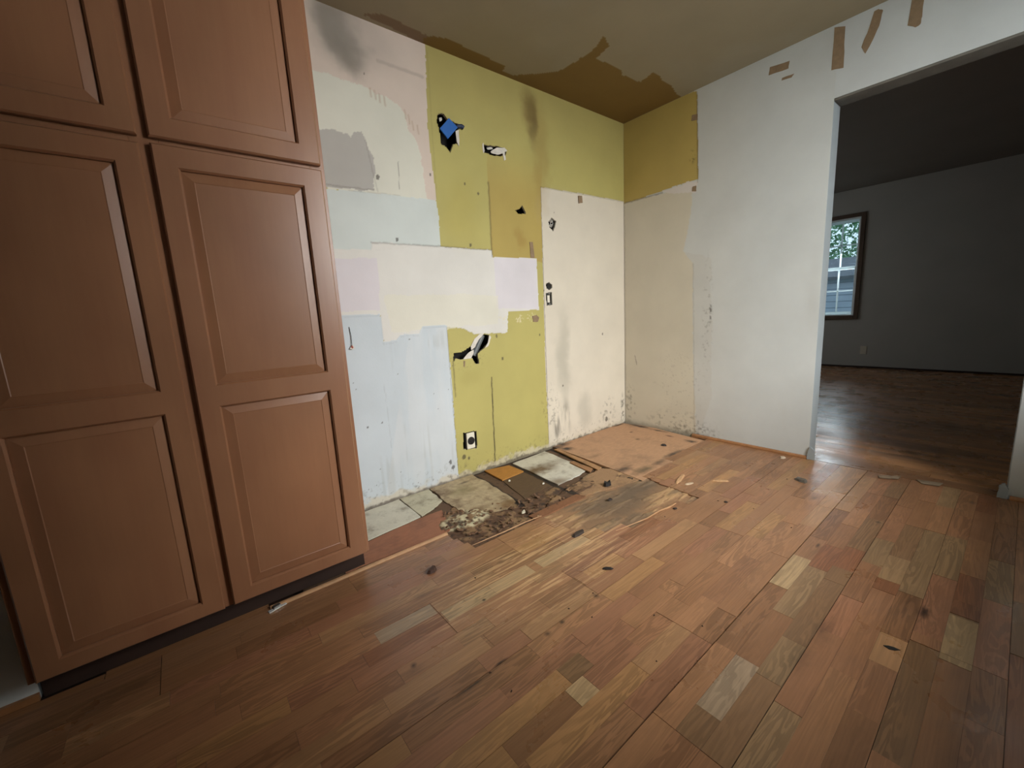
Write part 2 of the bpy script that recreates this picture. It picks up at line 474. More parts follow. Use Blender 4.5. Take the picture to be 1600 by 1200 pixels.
# edge of the cream panel and sheet joints
for a, b, wd, am in (((845, 292), (858, 698), .004, .5), ((845, 292), (974, 315), .004, .25), ((763, 285), (769, 400), .006, .45),
                     ((768, 590), (774, 728), .004, .9), ((698, 512), (716, 735), .003, .35), ((580, 379), (688, 385), .004, .4),
                     ((688, 385), (768, 391), .003, .5), ((584, 297), (502, 288), .003, .3), ((570, 215), (590, 300), .003, .2),
                     ((480, 120), (660, 118), .002, .0), ((622, 252), (624, 300), .002, .5), ((545, 298), (624, 305), .002, .2),
                     ((590, 95), (660, 120), .008, .22), ((708, 565), (712, 620), .004, .5), ((667, 80), (682, 310), .003, .15), ((600, 600), (612, 700), .002, .15)):
    (p,), (q_,) = WA(a), WA(b)
    d = seg_dist(*cv.warp(.004, 40, 31), p, q_)
    cv.mix((1 - sm(d, wd * .5, wd * 1.6)) * am, (58, 48, 30))
# soot, damp and mould
for (x, y, ru, rv, rot, am, c) in ((520, 40, .14, .22, .2, 1.0, (104, 100, 88)), (548, 84, .12, .13, .3, .9, (104, 100, 88)),
                                   (826, 170, .11, .18, 0, 1.1, (112, 92, 44)), (832, 200, .06, .16, 0, .8, (104, 86, 44)),
                                   (846, 250, .10, .5, 0, .5, (140, 112, 50)), (880, 560, .10, .5, 0, .55, (150, 146, 130)), (915, 640, .12, .2, 0, .5, (150, 146, 132)),
                                   (720, 330, .2, .3, 0, .35, (166, 150, 62)), (560, 60, .3, .2, 0, .5, (160, 150, 140)), (880, 330, .3, .2, 0, .3, (200, 190, 170)),
                                   (812, 375, .06, .1, 0, .5, (146, 112, 48)), (735, 590, .12, .08, 0, .25, (150, 140, 70))):
    (p,) = WA((x, y))
    uu, vv = cv.warp(.05, 9, 41)
    cv.mix(sm(blob(uu, vv, p[0], p[1], ru, rv, rot), 0, .8) * am * .8, c)
def mould(px, py, ru, rv, sc, lo, hi, am, c=(52, 50, 42), stretch=1.0, seed=60, canvas=None, f=WA):
    cc = canvas or cv
    (p,) = f((px, py))
    k = sm(blob(cc.U, cc.V, p[0], p[1], ru, rv), 0, .6) * sm(fbm(cc.U, cc.V * stretch, sc, seed, 4), lo, hi)
    cc.mix(k * am, c)
mould(880, 655, .13, .20, 24, .44, .70, .5, stretch=.2)
mould(872, 668, .05, .12, 30, .35, .65, .65, stretch=.12, seed=66)
mould(886, 662, .04, .10, 26, .35, .65, .65, stretch=.12, seed=67)
mould(860, 640, .12, .25, 60, .60, .75, .4, seed=61)
mould(950, 640, .14, .14, 40, .55, .75, .45, seed=62)
mould(973, 640, .04, .18, 60, .5, .7, .6, seed=63)
mould(730, 560, .2, .1, 90, .66, .76, .3, seed=64)
# scuffed plaster along the foot of the wall
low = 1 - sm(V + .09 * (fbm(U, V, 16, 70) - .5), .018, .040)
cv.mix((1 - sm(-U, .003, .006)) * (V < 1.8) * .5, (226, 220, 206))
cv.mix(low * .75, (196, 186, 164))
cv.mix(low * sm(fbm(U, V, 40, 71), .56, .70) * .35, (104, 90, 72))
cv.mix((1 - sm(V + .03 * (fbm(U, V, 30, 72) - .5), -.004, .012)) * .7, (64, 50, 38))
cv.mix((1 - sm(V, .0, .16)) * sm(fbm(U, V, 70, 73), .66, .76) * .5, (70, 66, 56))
# flakes, nail holes and pits
rnd = random.Random(5)
pits = [(590, 277, 5), (620, 374, 4), (735, 383, 4), (747, 303, 3), (942, 522, 4), (569, 115, 2), (672, 272, 3), (726, 287, 3), (866, 332, 2), (640, 530, 2), (785, 560, 4), (776, 525, 4), (843, 523, 3),
        (725, 714, 6), (733, 716, 4), (597, 661, 2), (574, 668, 2), (708, 730, 5), (704, 722, 5), (880, 603, 3), (948, 655, 8), (850, 454, 3)]
for _ in range(40):
    pits.append((rnd.uniform(540, 715), rnd.uniform(520, 780), rnd.uniform(.4, 1.1)))
for (x, y, r) in pits:
    (p,) = WA((x, y))
    cv.mix((blob(*cv.warp(.003, 60, 80), p[0], p[1], r * .0022, r * .0028) > .05) * .75, (60, 52, 42))
# pale scrape marks in the ochre under the splashback, torn fringe of the cream coat
for (x, y, rr) in ((785, 500, .03), (812, 498, .026), (830, 495, .03)):
    (p,) = WA((x, y))
    k = sm(blob(U, V, p[0], p[1], rr * 1.7, rr * 1.3), 0, .4) * sm(np.abs(fbm(U, V, 45, 83) - .5), .06, .0)
    cv.mix(k * .8, (214, 205, 170))
for (x, y) in ((578, 138), (585, 142), (592, 147), (600, 152), (632, 172), (638, 180), (644, 190), (652, 196)):
    (p,), (q_,) = WA((x, y)), WA((x + 2, y + 13))
    cv.mix((1 - sm(seg_dist(U, V, p, q_), .003, .007)) * .5, (176, 152, 128))
# holes through the drywall
HOLES = [((683, 178), (692, 176), (702, 188), (714, 192), (721, 197), (716, 206), (715, 226), (709, 226), (704, 240), (696, 230), (689, 226), (686, 205), (682, 190)),
         ((753, 226), (765, 226), (780, 229), (792, 233), (791, 243), (781, 245), (768, 243), (755, 238)),
         ((804, 328), (812, 325), (816, 320), (819, 326), (823, 334), (814, 336), (808, 333)),
         ((857, 346), (862, 339), (870, 345), (868, 355), (865, 362), (859, 356)),
         ((708, 552), (722, 549), (734, 541), (743, 528), (757, 521), (765, 523), (764, 537), (753, 548), (747, 553), (749, 569), (743, 570), (738, 561), (722, 563), (712, 561), (708, 567)),
         ((723, 676), (745, 673), (746, 701), (724, 703)),
         ((853, 457), (863, 456), (864, 477), (854, 478)), ((853, 443), (858, 440), (863, 444), (864, 450), (859, 454), (854, 451))]
for i, hp in enumerate(HOLES):
    cv.cut(WA(*hp), .003 if i < 5 else .0005, 50, 90 + i)
    # bruised, lifted paper round each hole
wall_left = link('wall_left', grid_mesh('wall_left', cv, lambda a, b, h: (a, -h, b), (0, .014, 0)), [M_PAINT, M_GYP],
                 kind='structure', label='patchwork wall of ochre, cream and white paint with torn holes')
# dark stud space behind it, and the stretch hidden by the cabinet
boxes('wall_cavity', [((-2.62, .10, 0), (0, .13, H)), ((-2.62, .014, 0), (-2.60, .10, H)), ((-.02, .014, 0), (0, .10, H)), ((-2.6, .014, H - .02), (0, .10, H)), ((-2.6, .014, 0), (0, .10, .02))], M_DARK, wall_left)
box('hidden_wall_panel', (-4.6, 0, 0), (-2.615, .02, H), M_WHITE, wall_left)
box('wall_stud', (-1.22, .02, .02), (-1.18, .10, H - .02), M_DRYTRIM, wall_left)

# ------------------------------------------------------------------ wall_right (white wall with the doorway)
def WB(*pts): return [tuple(on_x(x, y)[[1, 2]]) for x, y in pts]
JL, JR, HEAD = -1.378, -2.182, 2.062
du = 0.006
cb = Canvas(*np.meshgrid(np.append(np.arange(JL, 0.0001, du), 0.0), np.arange(-0.03, H + .02, du), indexing='ij'), (196, 197, 192))
U, V = cb.U, cb.V
cb.mix(sm(-U, .75, 1.1) * .5, (192, 197, 196))
cb.coat(WB((960, 318), (1010, 309), (1055, 299), (1082, 297), (1080, 330), (1074, 360), (1068, 392), (1083, 412), (1083, 560), (1088, 700), (960, 700)), (200, 192, 172), .006, 18, 101)
cb.mix(inside(*cb.warp(.02, 14, 104), WB((1070, 395), (1110, 400), (1112, 620), (1088, 700), (1083, 560), (1083, 412))) * .45, (190, 186, 176))
cb.coat(WB((960, 198), (975, 190), (1058, 150), (1062, 150), (1089, 142), (1091, 280), (1060, 289), (1030, 300), (975, 318), (960, 322)), (176, 154, 86), .004, 30, 102, -.002)
cb.coat(WB((1035, 300), (1062, 290), (1075, 284), (1090, 284), (1088, 300), (1060, 303)), (208, 200, 192), .01, 30, 103)
for a, b, wd, am in (((975, 318), (1035, 301), .005, .6), ((1083, 412), (1085, 690), .004, .22), ((1089, 145), (1090, 285), .004, .35), ((976, 322), (978, 655), .003, .3), ((992, 556), (995, 570), .004, .5)):
    (p,), (q_,) = WB(a), WB(b)
    cb.mix((1 - sm(seg_dist(*cb.warp(.004, 40, 105), p, q_), wd * .5, wd * 1.6)) * am, (90, 72, 52))
mould(1105, 500, .05, .55, 60, .60, .72, .4, (120, 116, 106), 1.0, 110, cb, WB)
mould(1110, 490, .014, .10, 60, .50, .62, .7, (70, 66, 60), 1.0, 111, cb, WB)
mould(1060, 660, .35, .12, 50, .56, .72, .4, (80, 74, 62), 1.0, 112, cb, WB)
mould(1085, 676, .25, .10, 60, .52, .68, .5, (84, 76, 62), 1.0, 113, cb, WB)
mould(985, 630, .08, .2, 50, .55, .7, .45, (84, 78, 66), 1.0, 114, cb, WB)
mould(1060, 600, .30, .35, 80, .66, .78, .25, (110, 100, 86), 1.0, 115, cb, WB)
mould(1250, 560, .12, .9, 6, .5, .8, .15, (150, 140, 120), .3, 116, cb, WB)
mould(1080, 246, .04, .06, 50, .56, .66, .6, (70, 56, 26), 1.0, 117, cb, WB)
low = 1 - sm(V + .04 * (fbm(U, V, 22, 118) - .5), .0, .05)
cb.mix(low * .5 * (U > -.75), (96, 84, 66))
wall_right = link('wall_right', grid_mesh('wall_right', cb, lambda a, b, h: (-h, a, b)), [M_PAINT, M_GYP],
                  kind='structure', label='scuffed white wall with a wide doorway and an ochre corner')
boxes('wall_core', [((.004, JL + .012, 0), (.12, .14, H)), ((.004, JL, HEAD + .012), (.12, JL + .012, H))], M_FARWALL, wall_right)
box('wall_pier', (0, -3.1, 0), (.12, JR, H), M_WHITE, wall_right)
box('doorway_header', (0, JR, HEAD + .012), (.12, JL, H), M_WHITE, wall_right)
door_1 = box('door_1', (.001, JL, 0.0), (.122, JL + .012, HEAD), M_BLUEWHITE, None, .002, kind='structure', label='bluish white jamb lining of the open doorway')
box('jamb_lining', (.001, JR, 0), (.122, JR + .003, HEAD), M_BLUEWHITE, door_1, .002)
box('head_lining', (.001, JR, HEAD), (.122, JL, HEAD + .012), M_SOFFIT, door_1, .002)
slab('broken_plinth', ragged([(-.012, JL - .03, 0), (-.012, JL + .004, 0), (-.012, JL + .004, .05), (-.012, JL - .008, .085), (-.012, JL - .03, .06)], .004, 3, 3), .014, M_BLUEWHITE, door_1, (-1, 0, 0))
slab('broken_plinth', ragged([(-.012, JR - .004, 0), (-.012, JR + .03, 0), (-.012, JR + .028, .06), (-.012, JR + .01, .075), (-.012, JR - .004, .05)], .004, 3, 4), .014, M_BLUEWHITE, door_1, (-1, 0, 0))

# ------------------------------------------------------------------ ceiling
def CE(*pts): return [tuple(on_z(x, y, H)[[0, 1]]) for x, y in pts]
cc = Canvas(*np.meshgrid(np.arange(-2.75, .005, .01), np.arange(-2.3, .005, .01), indexing='ij'), (146, 134, 110))
U, V = cc.U, cc.V
cc.mix(sm(fbm(U, V, 1.4, 120), .4, .65) * .4, (152, 146, 130))
cc.coat(CE((560, 20), (600, 20), (640, 45), (668, 56), (662, 72)), (122, 100, 76), .02, 12, 121)
cc.coat(CE((655, 85), (664, 60), (680, 56), (700, 62), (730, 76), (765, 91), (789, 103), (786, 110), (802, 118), (830, 116), (870, 112), (910, 90), (930, 74), (945, 55), (950, 72), (932, 90), (970, 108), (972, 117), (1000, 128), (1010, 122), (1022, 112), (1046, 132), (1064, 152), (990, 220)),
        (118, 92, 40), .012, 10, 122)
ceiling = link('ceiling', grid_mesh('ceiling', cc, lambda a, b, h: (a, b, H + 0 * a)), [M_CEIL, M_GYP], kind='structure', label='cream ceiling with an ochre unpainted corner')
boxes('ceiling_slab', [((-4.6, -3.1, H + .002), (.12, .14, H + .06)), ((-4.6, -3.1, H), (-2.75, 0, H + .01)), ((-2.75, -3.1, H), (0, -2.29, H + .01))], M_FARCEIL, ceiling)

# ------------------------------------------------------------------ rest of the room shell (behind the photographer)
WX0, WX1, WZ0, WZ1 = -1.86, -.6, 1.0, 2.2
wall_rear = boxes('wall_rear', [((-4.6, -3.2, -.05), (WX0, -3.1, H)), ((WX1, -3.2, -.05), (.12, -3.1, H)), ((WX0, -3.2, WZ1), (WX1, -3.1, H)), ((WX0, -3.2, -.05), (WX1, -3.1, WZ0))], M_WHITE, None,
                  kind='structure', label='white rear wall with a wide window over an added deep ledge')
box('added_light_block', (-2.5, -3.1, 0), (-1.88, -2.42, 1.95), M_WHITE, wall_rear)  # unseen block added to keep window light off the left cabinet doors
box('added_counter', (-1.88, -3.1, 0), (0, -2.58, .9), M_WHITE, wall_rear)  # unseen counter added under the window, sized to shade the near floor
wall_side = box('wall_side', (-4.66, -3.2, -.05), (-4.6, .02, H), M_WHITE, None, kind='structure', label='white end wall behind the cabinet side')
wall_return = box('wall_return', (-4.6, -.515, 0), (-3.432, -.495, H), M_WHITE, None, kind='structure', label='white strip of wall left of the tall cabinet')
box('base_strip', (-4.6, -.527, 0), (-3.432, -.515, .02), M_DRYTRIM, wall_return)

# ------------------------------------------------------------------ kitchen floor: oak boards of three strips each
PITCH_S = .0617
Y0 = -.555
SPOTS = []
def spot(px, py, rx, ry, amt=.9, soft=.5):
    p = on_z(px, py); SPOTS.append((p[0], p[1], rx, ry, amt, soft))
for s_ in ((676, 890, .05, .022, .8, .6), (658, 932, .06, .02, .55, .8), (1444, 957, .05, .018, .95, .5), (1285, 985, .10, .03, .6, .9), (1250, 1030, .10, .03, .5, .9),
           (1278, 852, .03, .008, .8, .3), (1372, 816, .015, .012, .9, .4), (1518, 785, .03, .016, .8, .6), (1272, 778, .03, .02, .6, .6), (646, 1040, .012, .012, .8, .4), (648, 1048, .05, .02, .4, .8), (756, 937, .01, .008, 1, .2),
           (1180, 700, .14, .03, .55, .8), (1215, 710, .12, .03, .6, .8), (1420, 940, .12, .03, .45, .9), (1120, 758, .10, .03, .5, .8),
           (931, 931, .014, .012, .8, .4), (878, 972, .012, .01, .9, .4), (856, 990, .016, .012, .8, .4), (782, 1035, .03, .006, .95, .3), (740, 1070, .09, .006, .85, .4), (1490, 1050, .04, .02, .25, .9)):
    spot(*s_)
M_OAK = wood_floor('worn_oak_finish', 'x', SPOTS)
M_OAK_FAR = wood_floor('dull_oak_finish', 'y', (), .26, False)
M_BACK = plain('board_backing', (62, 40, 26), .85, .2, 12)
TONE = dict(mid=(172, 118, 80), mid2=(166, 110, 76), pink=(168, 108, 80), light=(192, 142, 96), gold=(190, 138, 84), brown=(146, 97, 64), red=(138, 78, 50), pale=(206, 178, 130), grey=(158, 130, 92), white=(184, 166, 140), dull=(128, 96, 66))
FORCE = {6: [(-2.63, -2.43, 'white')], 7: [(-2.69, -2.43, 'red'), (-2.42, -2.22, 'pale'), (-2.22, -2.03, 'pale'), (-1.99, -1.70, 'pale')], 10: [(-2.70, -2.38, 'light'), (-1.90, -1.71, 'gold'), (-2.37, -1.95, 'brown')],
         9: [(-2.44, -2.32, 'light'), (-1.59, -1.34, 'red')], 11: [(-2.27, -2.0, 'light')], 5: [(-2.22, -2.0, 'brown')], 8: [(-2.07, -1.92, 'light'), (-2.43, -2.1, 'mid')], 2: [(-2.38, -2.25, 'brown')],
         14: [(-2.29, -2.20, 'dull'), (-1.77, -1.70, 'mid')], 12: [(-1.24, -1.05, 'brown')], 15: [(-1.78, -1.47, 'brown'), (-2.32, -2.25, 'pale')], 16: [(-1.70, -1.35, 'mid2')], 17: [(-1.72, -1.56, 'brown')],
         18: [(-1.46, -1.21, 'pale'), (-2.6, -2.2, 'mid')], 19: [(-1.25, -1.04, 'red'), (-2.10, -1.87, 'white'), (-1.87, -1.6, 'brown'), (-1.6, -1.25, 'grey')], 20: [(-1.19, -1.0, 'red'), (-1.7, -1.3, 'dull')], 21: [(-1.08, -.84, 'grey')], 22: [(-1.24, -1.16, 'red'), (-1.16, -.96, 'grey')],
         23: [(-1.62, -1.47, 'light'), (-1.47, -1.2, 'brown')], 25: [(-1.48, -1.23, 'pale'), (-1.22, -1.13, 'red'), (-1.13, -.93, 'red')], 24: [(-1.4, -1.0, 'pink')]}
def FL(*pts, z=0.0): return [tuple(on_z(x, y, z)[:2]) for x, y in pts]
WORN = FL((700, 838), (738, 852), (790, 832), (845, 806), (868, 818), (905, 832), (950, 826), (1010, 816), (1056, 788), (1095, 778), (1060, 768), (1010, 746), (1052, 714), (1101, 689), (1060, 640), (700, 760))
def gaps(row):
    """span of x on this row where the boards are gone"""
    yc = Y0 - (row + .5) * PITCH_S
    xs = []
    n = len(WORN)
    for i in range(n):
        (xa, ya), (xb, yb) = WORN[i], WORN[(i + 1) % n]
        if (ya > yc) != (yb > yc):
            xs.append(xa + (yc - ya) * (xb - xa) / (yb - ya))
    xs.sort()
    return (xs[0], xs[-1]) if len(xs) > 1 else None
floor = boxes('floor', [((-4.7, -3.25, -.06), (.0, .02, -.045))], M_BACK, None, kind='structure', label='orange brown three-strip oak floor with a rotted corner')
unit = bmesh.new(); bm_box(unit, (0, 0, -1), (1, 1, 0))
UNIT = bm_mesh(unit, 'wood_strip')
UNIT.materials.append(M_OAK)
bv = bmesh.new(); bm_box(bv, (0, 0, -1), (1, 1, 0))
BACKM = bm_mesh(bv, 'floorboard'); BACKM.materials.append(M_BACK)
rnd = random.Random(11)
strips = []
NROWS = 41
board_h = {}
for b in range(math.ceil(NROWS / 3)):
    # board ends
    ends = []
    x = .03
    base = {2: -2.427, 3: -1.955, 5: -1.885, 6: -2.2}.get(b, -rnd.uniform(.3, 2.0))
    ends = sorted([e for e in (base - 2.1, base, base + 2.1) if -4.55 < e < 0])
    for r in range(3 * b, min(3 * b + 3, NROWS)):
        yc1 = Y0 - r * PITCH_S; yc0 = yc1 - PITCH_S
        gp = gaps(r)
        forced = sorted(FORCE.get(r, []))
        cuts = set([-4.58, .0] + ends)
        lockd = []
        for (a, c, t) in forced:
            cuts.add(a); cuts.add(c); lockd.append((a, c))
        cl = sorted(cuts)
        fine = [cl[0]]
        for a, c in zip(cl, cl[1:]):
            lk = any(abs(a - p) < 1e-6 and abs(c - q_) < 1e-6 for p, q_ in lockd)
            if not lk:
                x = a + rnd.uniform(.18, .42)
                while x < c - .16:
                    fine.append(x); x += rnd.uniform(.20, .46)
            fine.append(c)
        for a, c in zip(fine, fine[1:]):
            tone = None
            for (p, q_, t) in forced:
                if a >= p - 1e-6 and c <= q_ + 1e-6: tone = t
            if tone is None:
                pool = ['mid', 'mid', 'mid2', 'pink', 'light', 'gold', 'brown', 'mid'] if r < 19 else ['mid', 'mid2', 'pink', 'brown', 'dull', 'grey', 'red', 'mid2']
                tone = rnd.choice(pool)
            pcs = [(a, c)]
            if gp:
                g0, g1 = gp
                pcs = [(p, min(q_, g0)) for p, q_ in pcs if p < g0 - .02] + [(max(p, g1), q_) for p, q_ in pcs if q_ > g1 + .02]
            for p, q_ in pcs:
                strips.append((p, q_, yc0, yc1, tone, r, (p in ends), (q_ in ends)))
    # backing of the board
    yt = Y0 - 3 * b * PITCH_S
    segs = [-4.58] + ends + [0.0]
    for a, c in zip(segs, segs[1:]):
        g0 = gaps(3 * b + 1)
        parts_ = [(a, c)]
        if b < 4:
            gg = [gaps(r) for r in range(3 * b, 3 * b + 3)]
            gg = [g for g in gg if g]
            if gg:
                lo = min(g[0] for g in gg) - .03; hi = max(g[1] for g in gg) + .03
                parts_ = [(p, min(q_, lo)) for p, q_ in parts_ if p < lo] + [(max(p, hi), q_) for p, q_ in parts_ if q_ > hi]
        for p, q_ in parts_:
            o = link('floorboard', BACKM, None, floor)
            o.location = (p + .001, yt - 3 * PITCH_S + .0012, -.005); o.scale = (q_ - p - .002, 3 * PITCH_S - .0024, .012)
            board_h.setdefault(b, []).append((p, q_, o))
def seen(p, q_, yc):
    for x in (p, (p + q_) / 2, q_):
        d = np.array([x, yc, 0]) - CAM
        z = d @ _f
        if z > .1:
            px = 800 + F_PX * (d @ RT) / z; py = 600 - F_PX * (d @ UP) / z
            if -30 < px < 1630 and -30 < py < 1230: return z
    return None
rest = bmesh.new(); cnt = 0
vis = sorted([s_ for s_ in strips if seen(s_[0], s_[1], s_[2] + .03)], key=lambda s_: -(s_[1] - s_[0]) * .06 / seen(s_[0], s_[1], s_[2] + .03) ** 2)
for i, s_ in enumerate(vis):
    p, q_, ya, yb, tone, r, e0, e1 = s_
    jit = rnd.uniform(-.0006, .0006)
    gy1 = {12: .0018, 18: .0030, 21: .0014}.get(r, .0005) if r % 3 == 0 else .0002       # the joint between boards is open, strips within a board are tight
    gy0 = .0005 if r % 3 == 2 else .0002
    gx0 = .0008 if e0 else .0003; gx1 = .0008 if e1 else .0003
    par = None
    for (bp, bq, o) in board_h.get(r // 3, []):
        if bp - .02 <= (p + q_) / 2 <= bq + .02: par = o
    o = link('wood_strip', UNIT, None, floor)
    o.location = (p + gx0, ya + gy0, jit); o.scale = (q_ - p - gx0 - gx1, yb - ya - gy0 - gy1, .0048)
    c = (np.array(TONE[tone]) * .55 + np.array((166, 122, 82)) * .45) * rnd.uniform(.95, 1.05)
    if tone in ('pale', 'white'): c = np.array(TONE[tone]) * .62 + np.array((166, 122, 82)) * .38
    tint(o, (c * .90 + c.mean() * .10) * .965)
for p, q_ in ((-4.58, -3.9), (-3.898, -3.3), (-3.298, -2.87)):
    o = link('wood_strip', UNIT, None, floor)
    o.location = (p, Y0, 0); o.scale = (q_ - p, .037 if p > -3.5 else .027, .0048); tint(o, (160, 114, 76))
hidden = [s_ for s_ in strips if not seen(s_[0], s_[1], s_[2] + .03)]
for s_ in hidden:
    bm_box(rest, (s_[0], s_[2], -.005), (s_[1], s_[3], 0))
o = link('wood_strips_out_of_view', bm_mesh(rest, 'wood_strips'), M_OAK, floor, kind='stuff'); tint(o, TONE['mid'])

# subfloor laid bare where cabinets and appliances stood
du = .005
cs = Canvas(*np.meshgrid(np.arange(-2.75, .0, du), np.arange(-1.2, .03, du), indexing='ij'), (96, 72, 52))
U, V = cs.U, cs.V
ZS = -.016
cs.h += (fbm(U, V, 9, 130) - .5) * .006
wornv = inside(*cs.warp(.015, 14, 132), FL((845, 806), (868, 820), (905, 836), (950, 830), (1012, 820), (1060, 790), (1100, 778), (1062, 764), (1010, 742), (975, 730), (930, 733), (872, 770), (838, 806)))
cs.c[wornv] = s2l((156, 120, 86))
st = sm(fbm(U, V * 7, 7, 133, 5), .52, .62)
cs.mix(wornv * st * .85, (186, 150, 106))
cs.mix(wornv * sm(fbm(U, V * 3, 6, 134, 5), .46, .64) * .7, (112, 94, 74))
cs.mix(wornv * sm(blob(*cs.warp(.06, 8, 145), *FL((975, 780))[0], .50, .16), 0, .7) * .75, (104, 88, 70))
cs.mix((1 - wornv) * sm(blob(*cs.warp(.05, 10, 146), *FL((880, 768))[0], .22, .12), 0, .6) * .8, (52, 36, 28))
cs.h[wornv] = .0105 + (st[wornv] - .5) * .004 + (fbm(U, V, 30, 135)[wornv] - .5) * .003
rot_zone = inside(*cs.warp(.03, 10, 136), FL((690, 800), (730, 780), (800, 782), (900, 748), (935, 752), (905, 775), (835, 806), (735, 856), (692, 840)))
lump = fbm(U, V, 22, 137, 5)
cs.h += rot_zone * (.002 + .015 * (lump - .42))
cs.mix(rot_zone * 1.0, (96, 70, 50))
cs.mix(rot_zone * sm(lump, .50, .62) * .8, (142, 112, 78))
cs.mix(rot_zone * sm(fbm(U, V, 45, 138, 4), .58, .70) * .7, (58, 42, 34))
k = sm(blob(*cs.warp(.03, 20, 139), *FL((728, 808))[0], .16, .09), 0, .35)
cs.mix(k * sm(fbm(U, V, 50, 140), .35, .6), (204, 194, 158)); cs.h += k * .006
cs.mix(sm(fbm(U, V, 40, 141), .60, .72) * .6 * np.where(wornv, .3, 1), (46, 36, 30))
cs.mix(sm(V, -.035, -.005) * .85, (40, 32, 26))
for a, b, wd in (((862, 700), (950, 738), .014), ((950, 738), (1000, 750), .012), ((745, 742), (815, 785), .020), ((800, 722), (868, 756), .014), ((868, 756), (905, 775), .02)):
    (p,), (q_,) = FL(a), FL(b)
    cs.mix(1 - sm(seg_dist(*cs.warp(.012, 20, 142), p, q_), wd * .5, wd * 1.4), (40, 28, 20))
subfloor = link('subfloor', grid_mesh('subfloor', cs, lambda a, b, h: (a, b, ZS + h)), [paint_material('bare_subfloor', 120, .5, .85), M_GYP], floor, label='rotted bare subfloor with debris')
Z1 = (0, 0, 1)
def piece(name, px, z, mat, colr, thick=.006, amp=.004, n=4, seed=0, lab=None):
    pts = [on_z(x, y, z) for x, y in px]
    pts = [np.array([p[0], p[1], 0]) for p in pts]
    pts = [np.array([p[0], p[1], z]) for p in (ragged(pts, amp, n, seed) if amp else pts)]
    o = slab(name, pts, thick, mat, floor, Z1)
    tint(o, colr)
    if lab: o['label'] = lab
    return o
piece('linoleum_tile', [(540, 812), (569, 800), (623, 780), (657, 807), (570, 846), (540, 858)], -.010, M_TILE, (206, 202, 184), .005, .003, 5, 1, 'pale whitish linoleum tile beside the cabinet')
piece('linoleum_tile', [(625, 779), (669, 764), (691, 782), (678, 794), (659, 806)], -.010, M_TILE, (194, 188, 162), .005, .004, 5, 2)
piece('linoleum_tile', [(671, 763), (738, 741), (776, 762), (806, 784), (793, 795), (765, 800), (742, 806), (722, 798), (704, 788), (694, 782)], -.008, M_LINO2, (176, 158, 126), .005, .008, 6, 3, 'largest, brown stained linoleum tile')
piece('plywood_strip', [(540, 862), (570, 849), (655, 810), (690, 797), (706, 826), (690, 836), (575, 880), (540, 895)], -.011, M_PLY, (156, 104, 76), .006, .003, 5, 4, 'reddish brown plywood strip')
piece('plywood_offcut', [(757, 735), (795, 727), (818, 736), (785, 750)], -.006, M_PLY, (176, 122, 54), .008, .001, 2, 5, 'small ochre plywood square')
piece('dark_board', [(786, 751), (818, 738), (860, 758), (820, 779)], -.012, M_PLY, (92, 70, 48), .006, .003, 3, 6)
piece('residue_board', [(801, 724), (851, 705), (918, 732), (905, 742), (872, 757)], -.008, M_RESIDUE, (206, 202, 188), .007, .004, 5, 7, 'whitish board with a brown stain')
(p_,) = FL((838, 734))
piece('splinter_board', [(866, 702), (872, 701), (940, 730), (934, 734)], -.002, M_ROUGH, (176, 134, 92), .008, .003, 5, 8)
piece('splinter_board', [(890, 722), (896, 720), (926, 732), (922, 737)], 0.0, M_ROUGH, (160, 116, 78), .008, .002, 4, 9)
piece('exposed_board', [(884, 765), (938, 732), (982, 733), (1000, 750), (912, 774), (898, 772)], -.004, M_ROUGH, (160, 126, 92), .009, .004, 4, 10)
piece('exposed_board', [(826, 806), (900, 772), (915, 775), (838, 812)], -.001, M_ROUGH, (134, 90, 60), .010, .002, 3, 11)
ply = piece('plywood_panel', [(864, 698), (972, 661), (1012, 666), (1104, 689), (1062, 714), (1004, 751)], -.001, M_PANEL, (182, 142, 108), .012, .004, 5, 12, 'square weathered plywood panel in the corner')
# long rounded lip finishing the boards in front of the cabinet
lipbm = bmesh.new()
prof = [(-.012, -.012), (.010, -.012), (.010, -.002), (.006, .006), (0, .009), (-.007, .007), (-.012, .002)]
for i, x in enumerate((-2.868, -2.14)):
    vs = [lipbm.verts.new((x, Y0 + .006 + a, b)) for a, b in prof]
    if i: [lipbm.faces.new((pv[j], pv[(j + 1) % 7], vs[(j + 1) % 7], vs[j])) for j in range(7)]; lipbm.faces.new(vs)
    else: lipbm.faces.new(vs[::-1])
    pv = vs
bmesh.ops.recalc_face_normals(lipbm, faces=lipbm.faces[:])
trim_1 = link('trim_1', bm_mesh(lipbm, 'trim_1'), M_SLIP, None, kind='structure', label='pale rounded wood lip along the floor edge in front of the cabinet')
kn = slab('knot_hole', [on_z(x, y, .0012) for x, y in ((1380, 1008), (1388, 1008.5), (1397, 1011), (1407, 1015.5), (1398, 1016), (1389, 1014))], .0012, M_DARK, floor, Z1, label='black split knot in a pale strip')
# pale curl of lifted veneer at the edge of the worn patch
vl = [on_z(x, y, .004) for x, y in ((1056, 786), (1046, 792), (1030, 798), (1010, 810), (985, 820), (962, 829))]
tube('lifted_veneer_edge', [p + np.array([0, 0, -.001]) for p in vl], .004, M_SLIP, floor, taper=[.6, 1.2, 1, .8, .6, .3])
vl = [on_z(x, y, .003) for x, y in ((738, 852), (762, 842), (790, 830), (820, 816), (846, 806))]
tube('lifted_veneer_edge', vl, .003, M_SLIP, floor, taper=[.4, .8, 1, 1, .6])
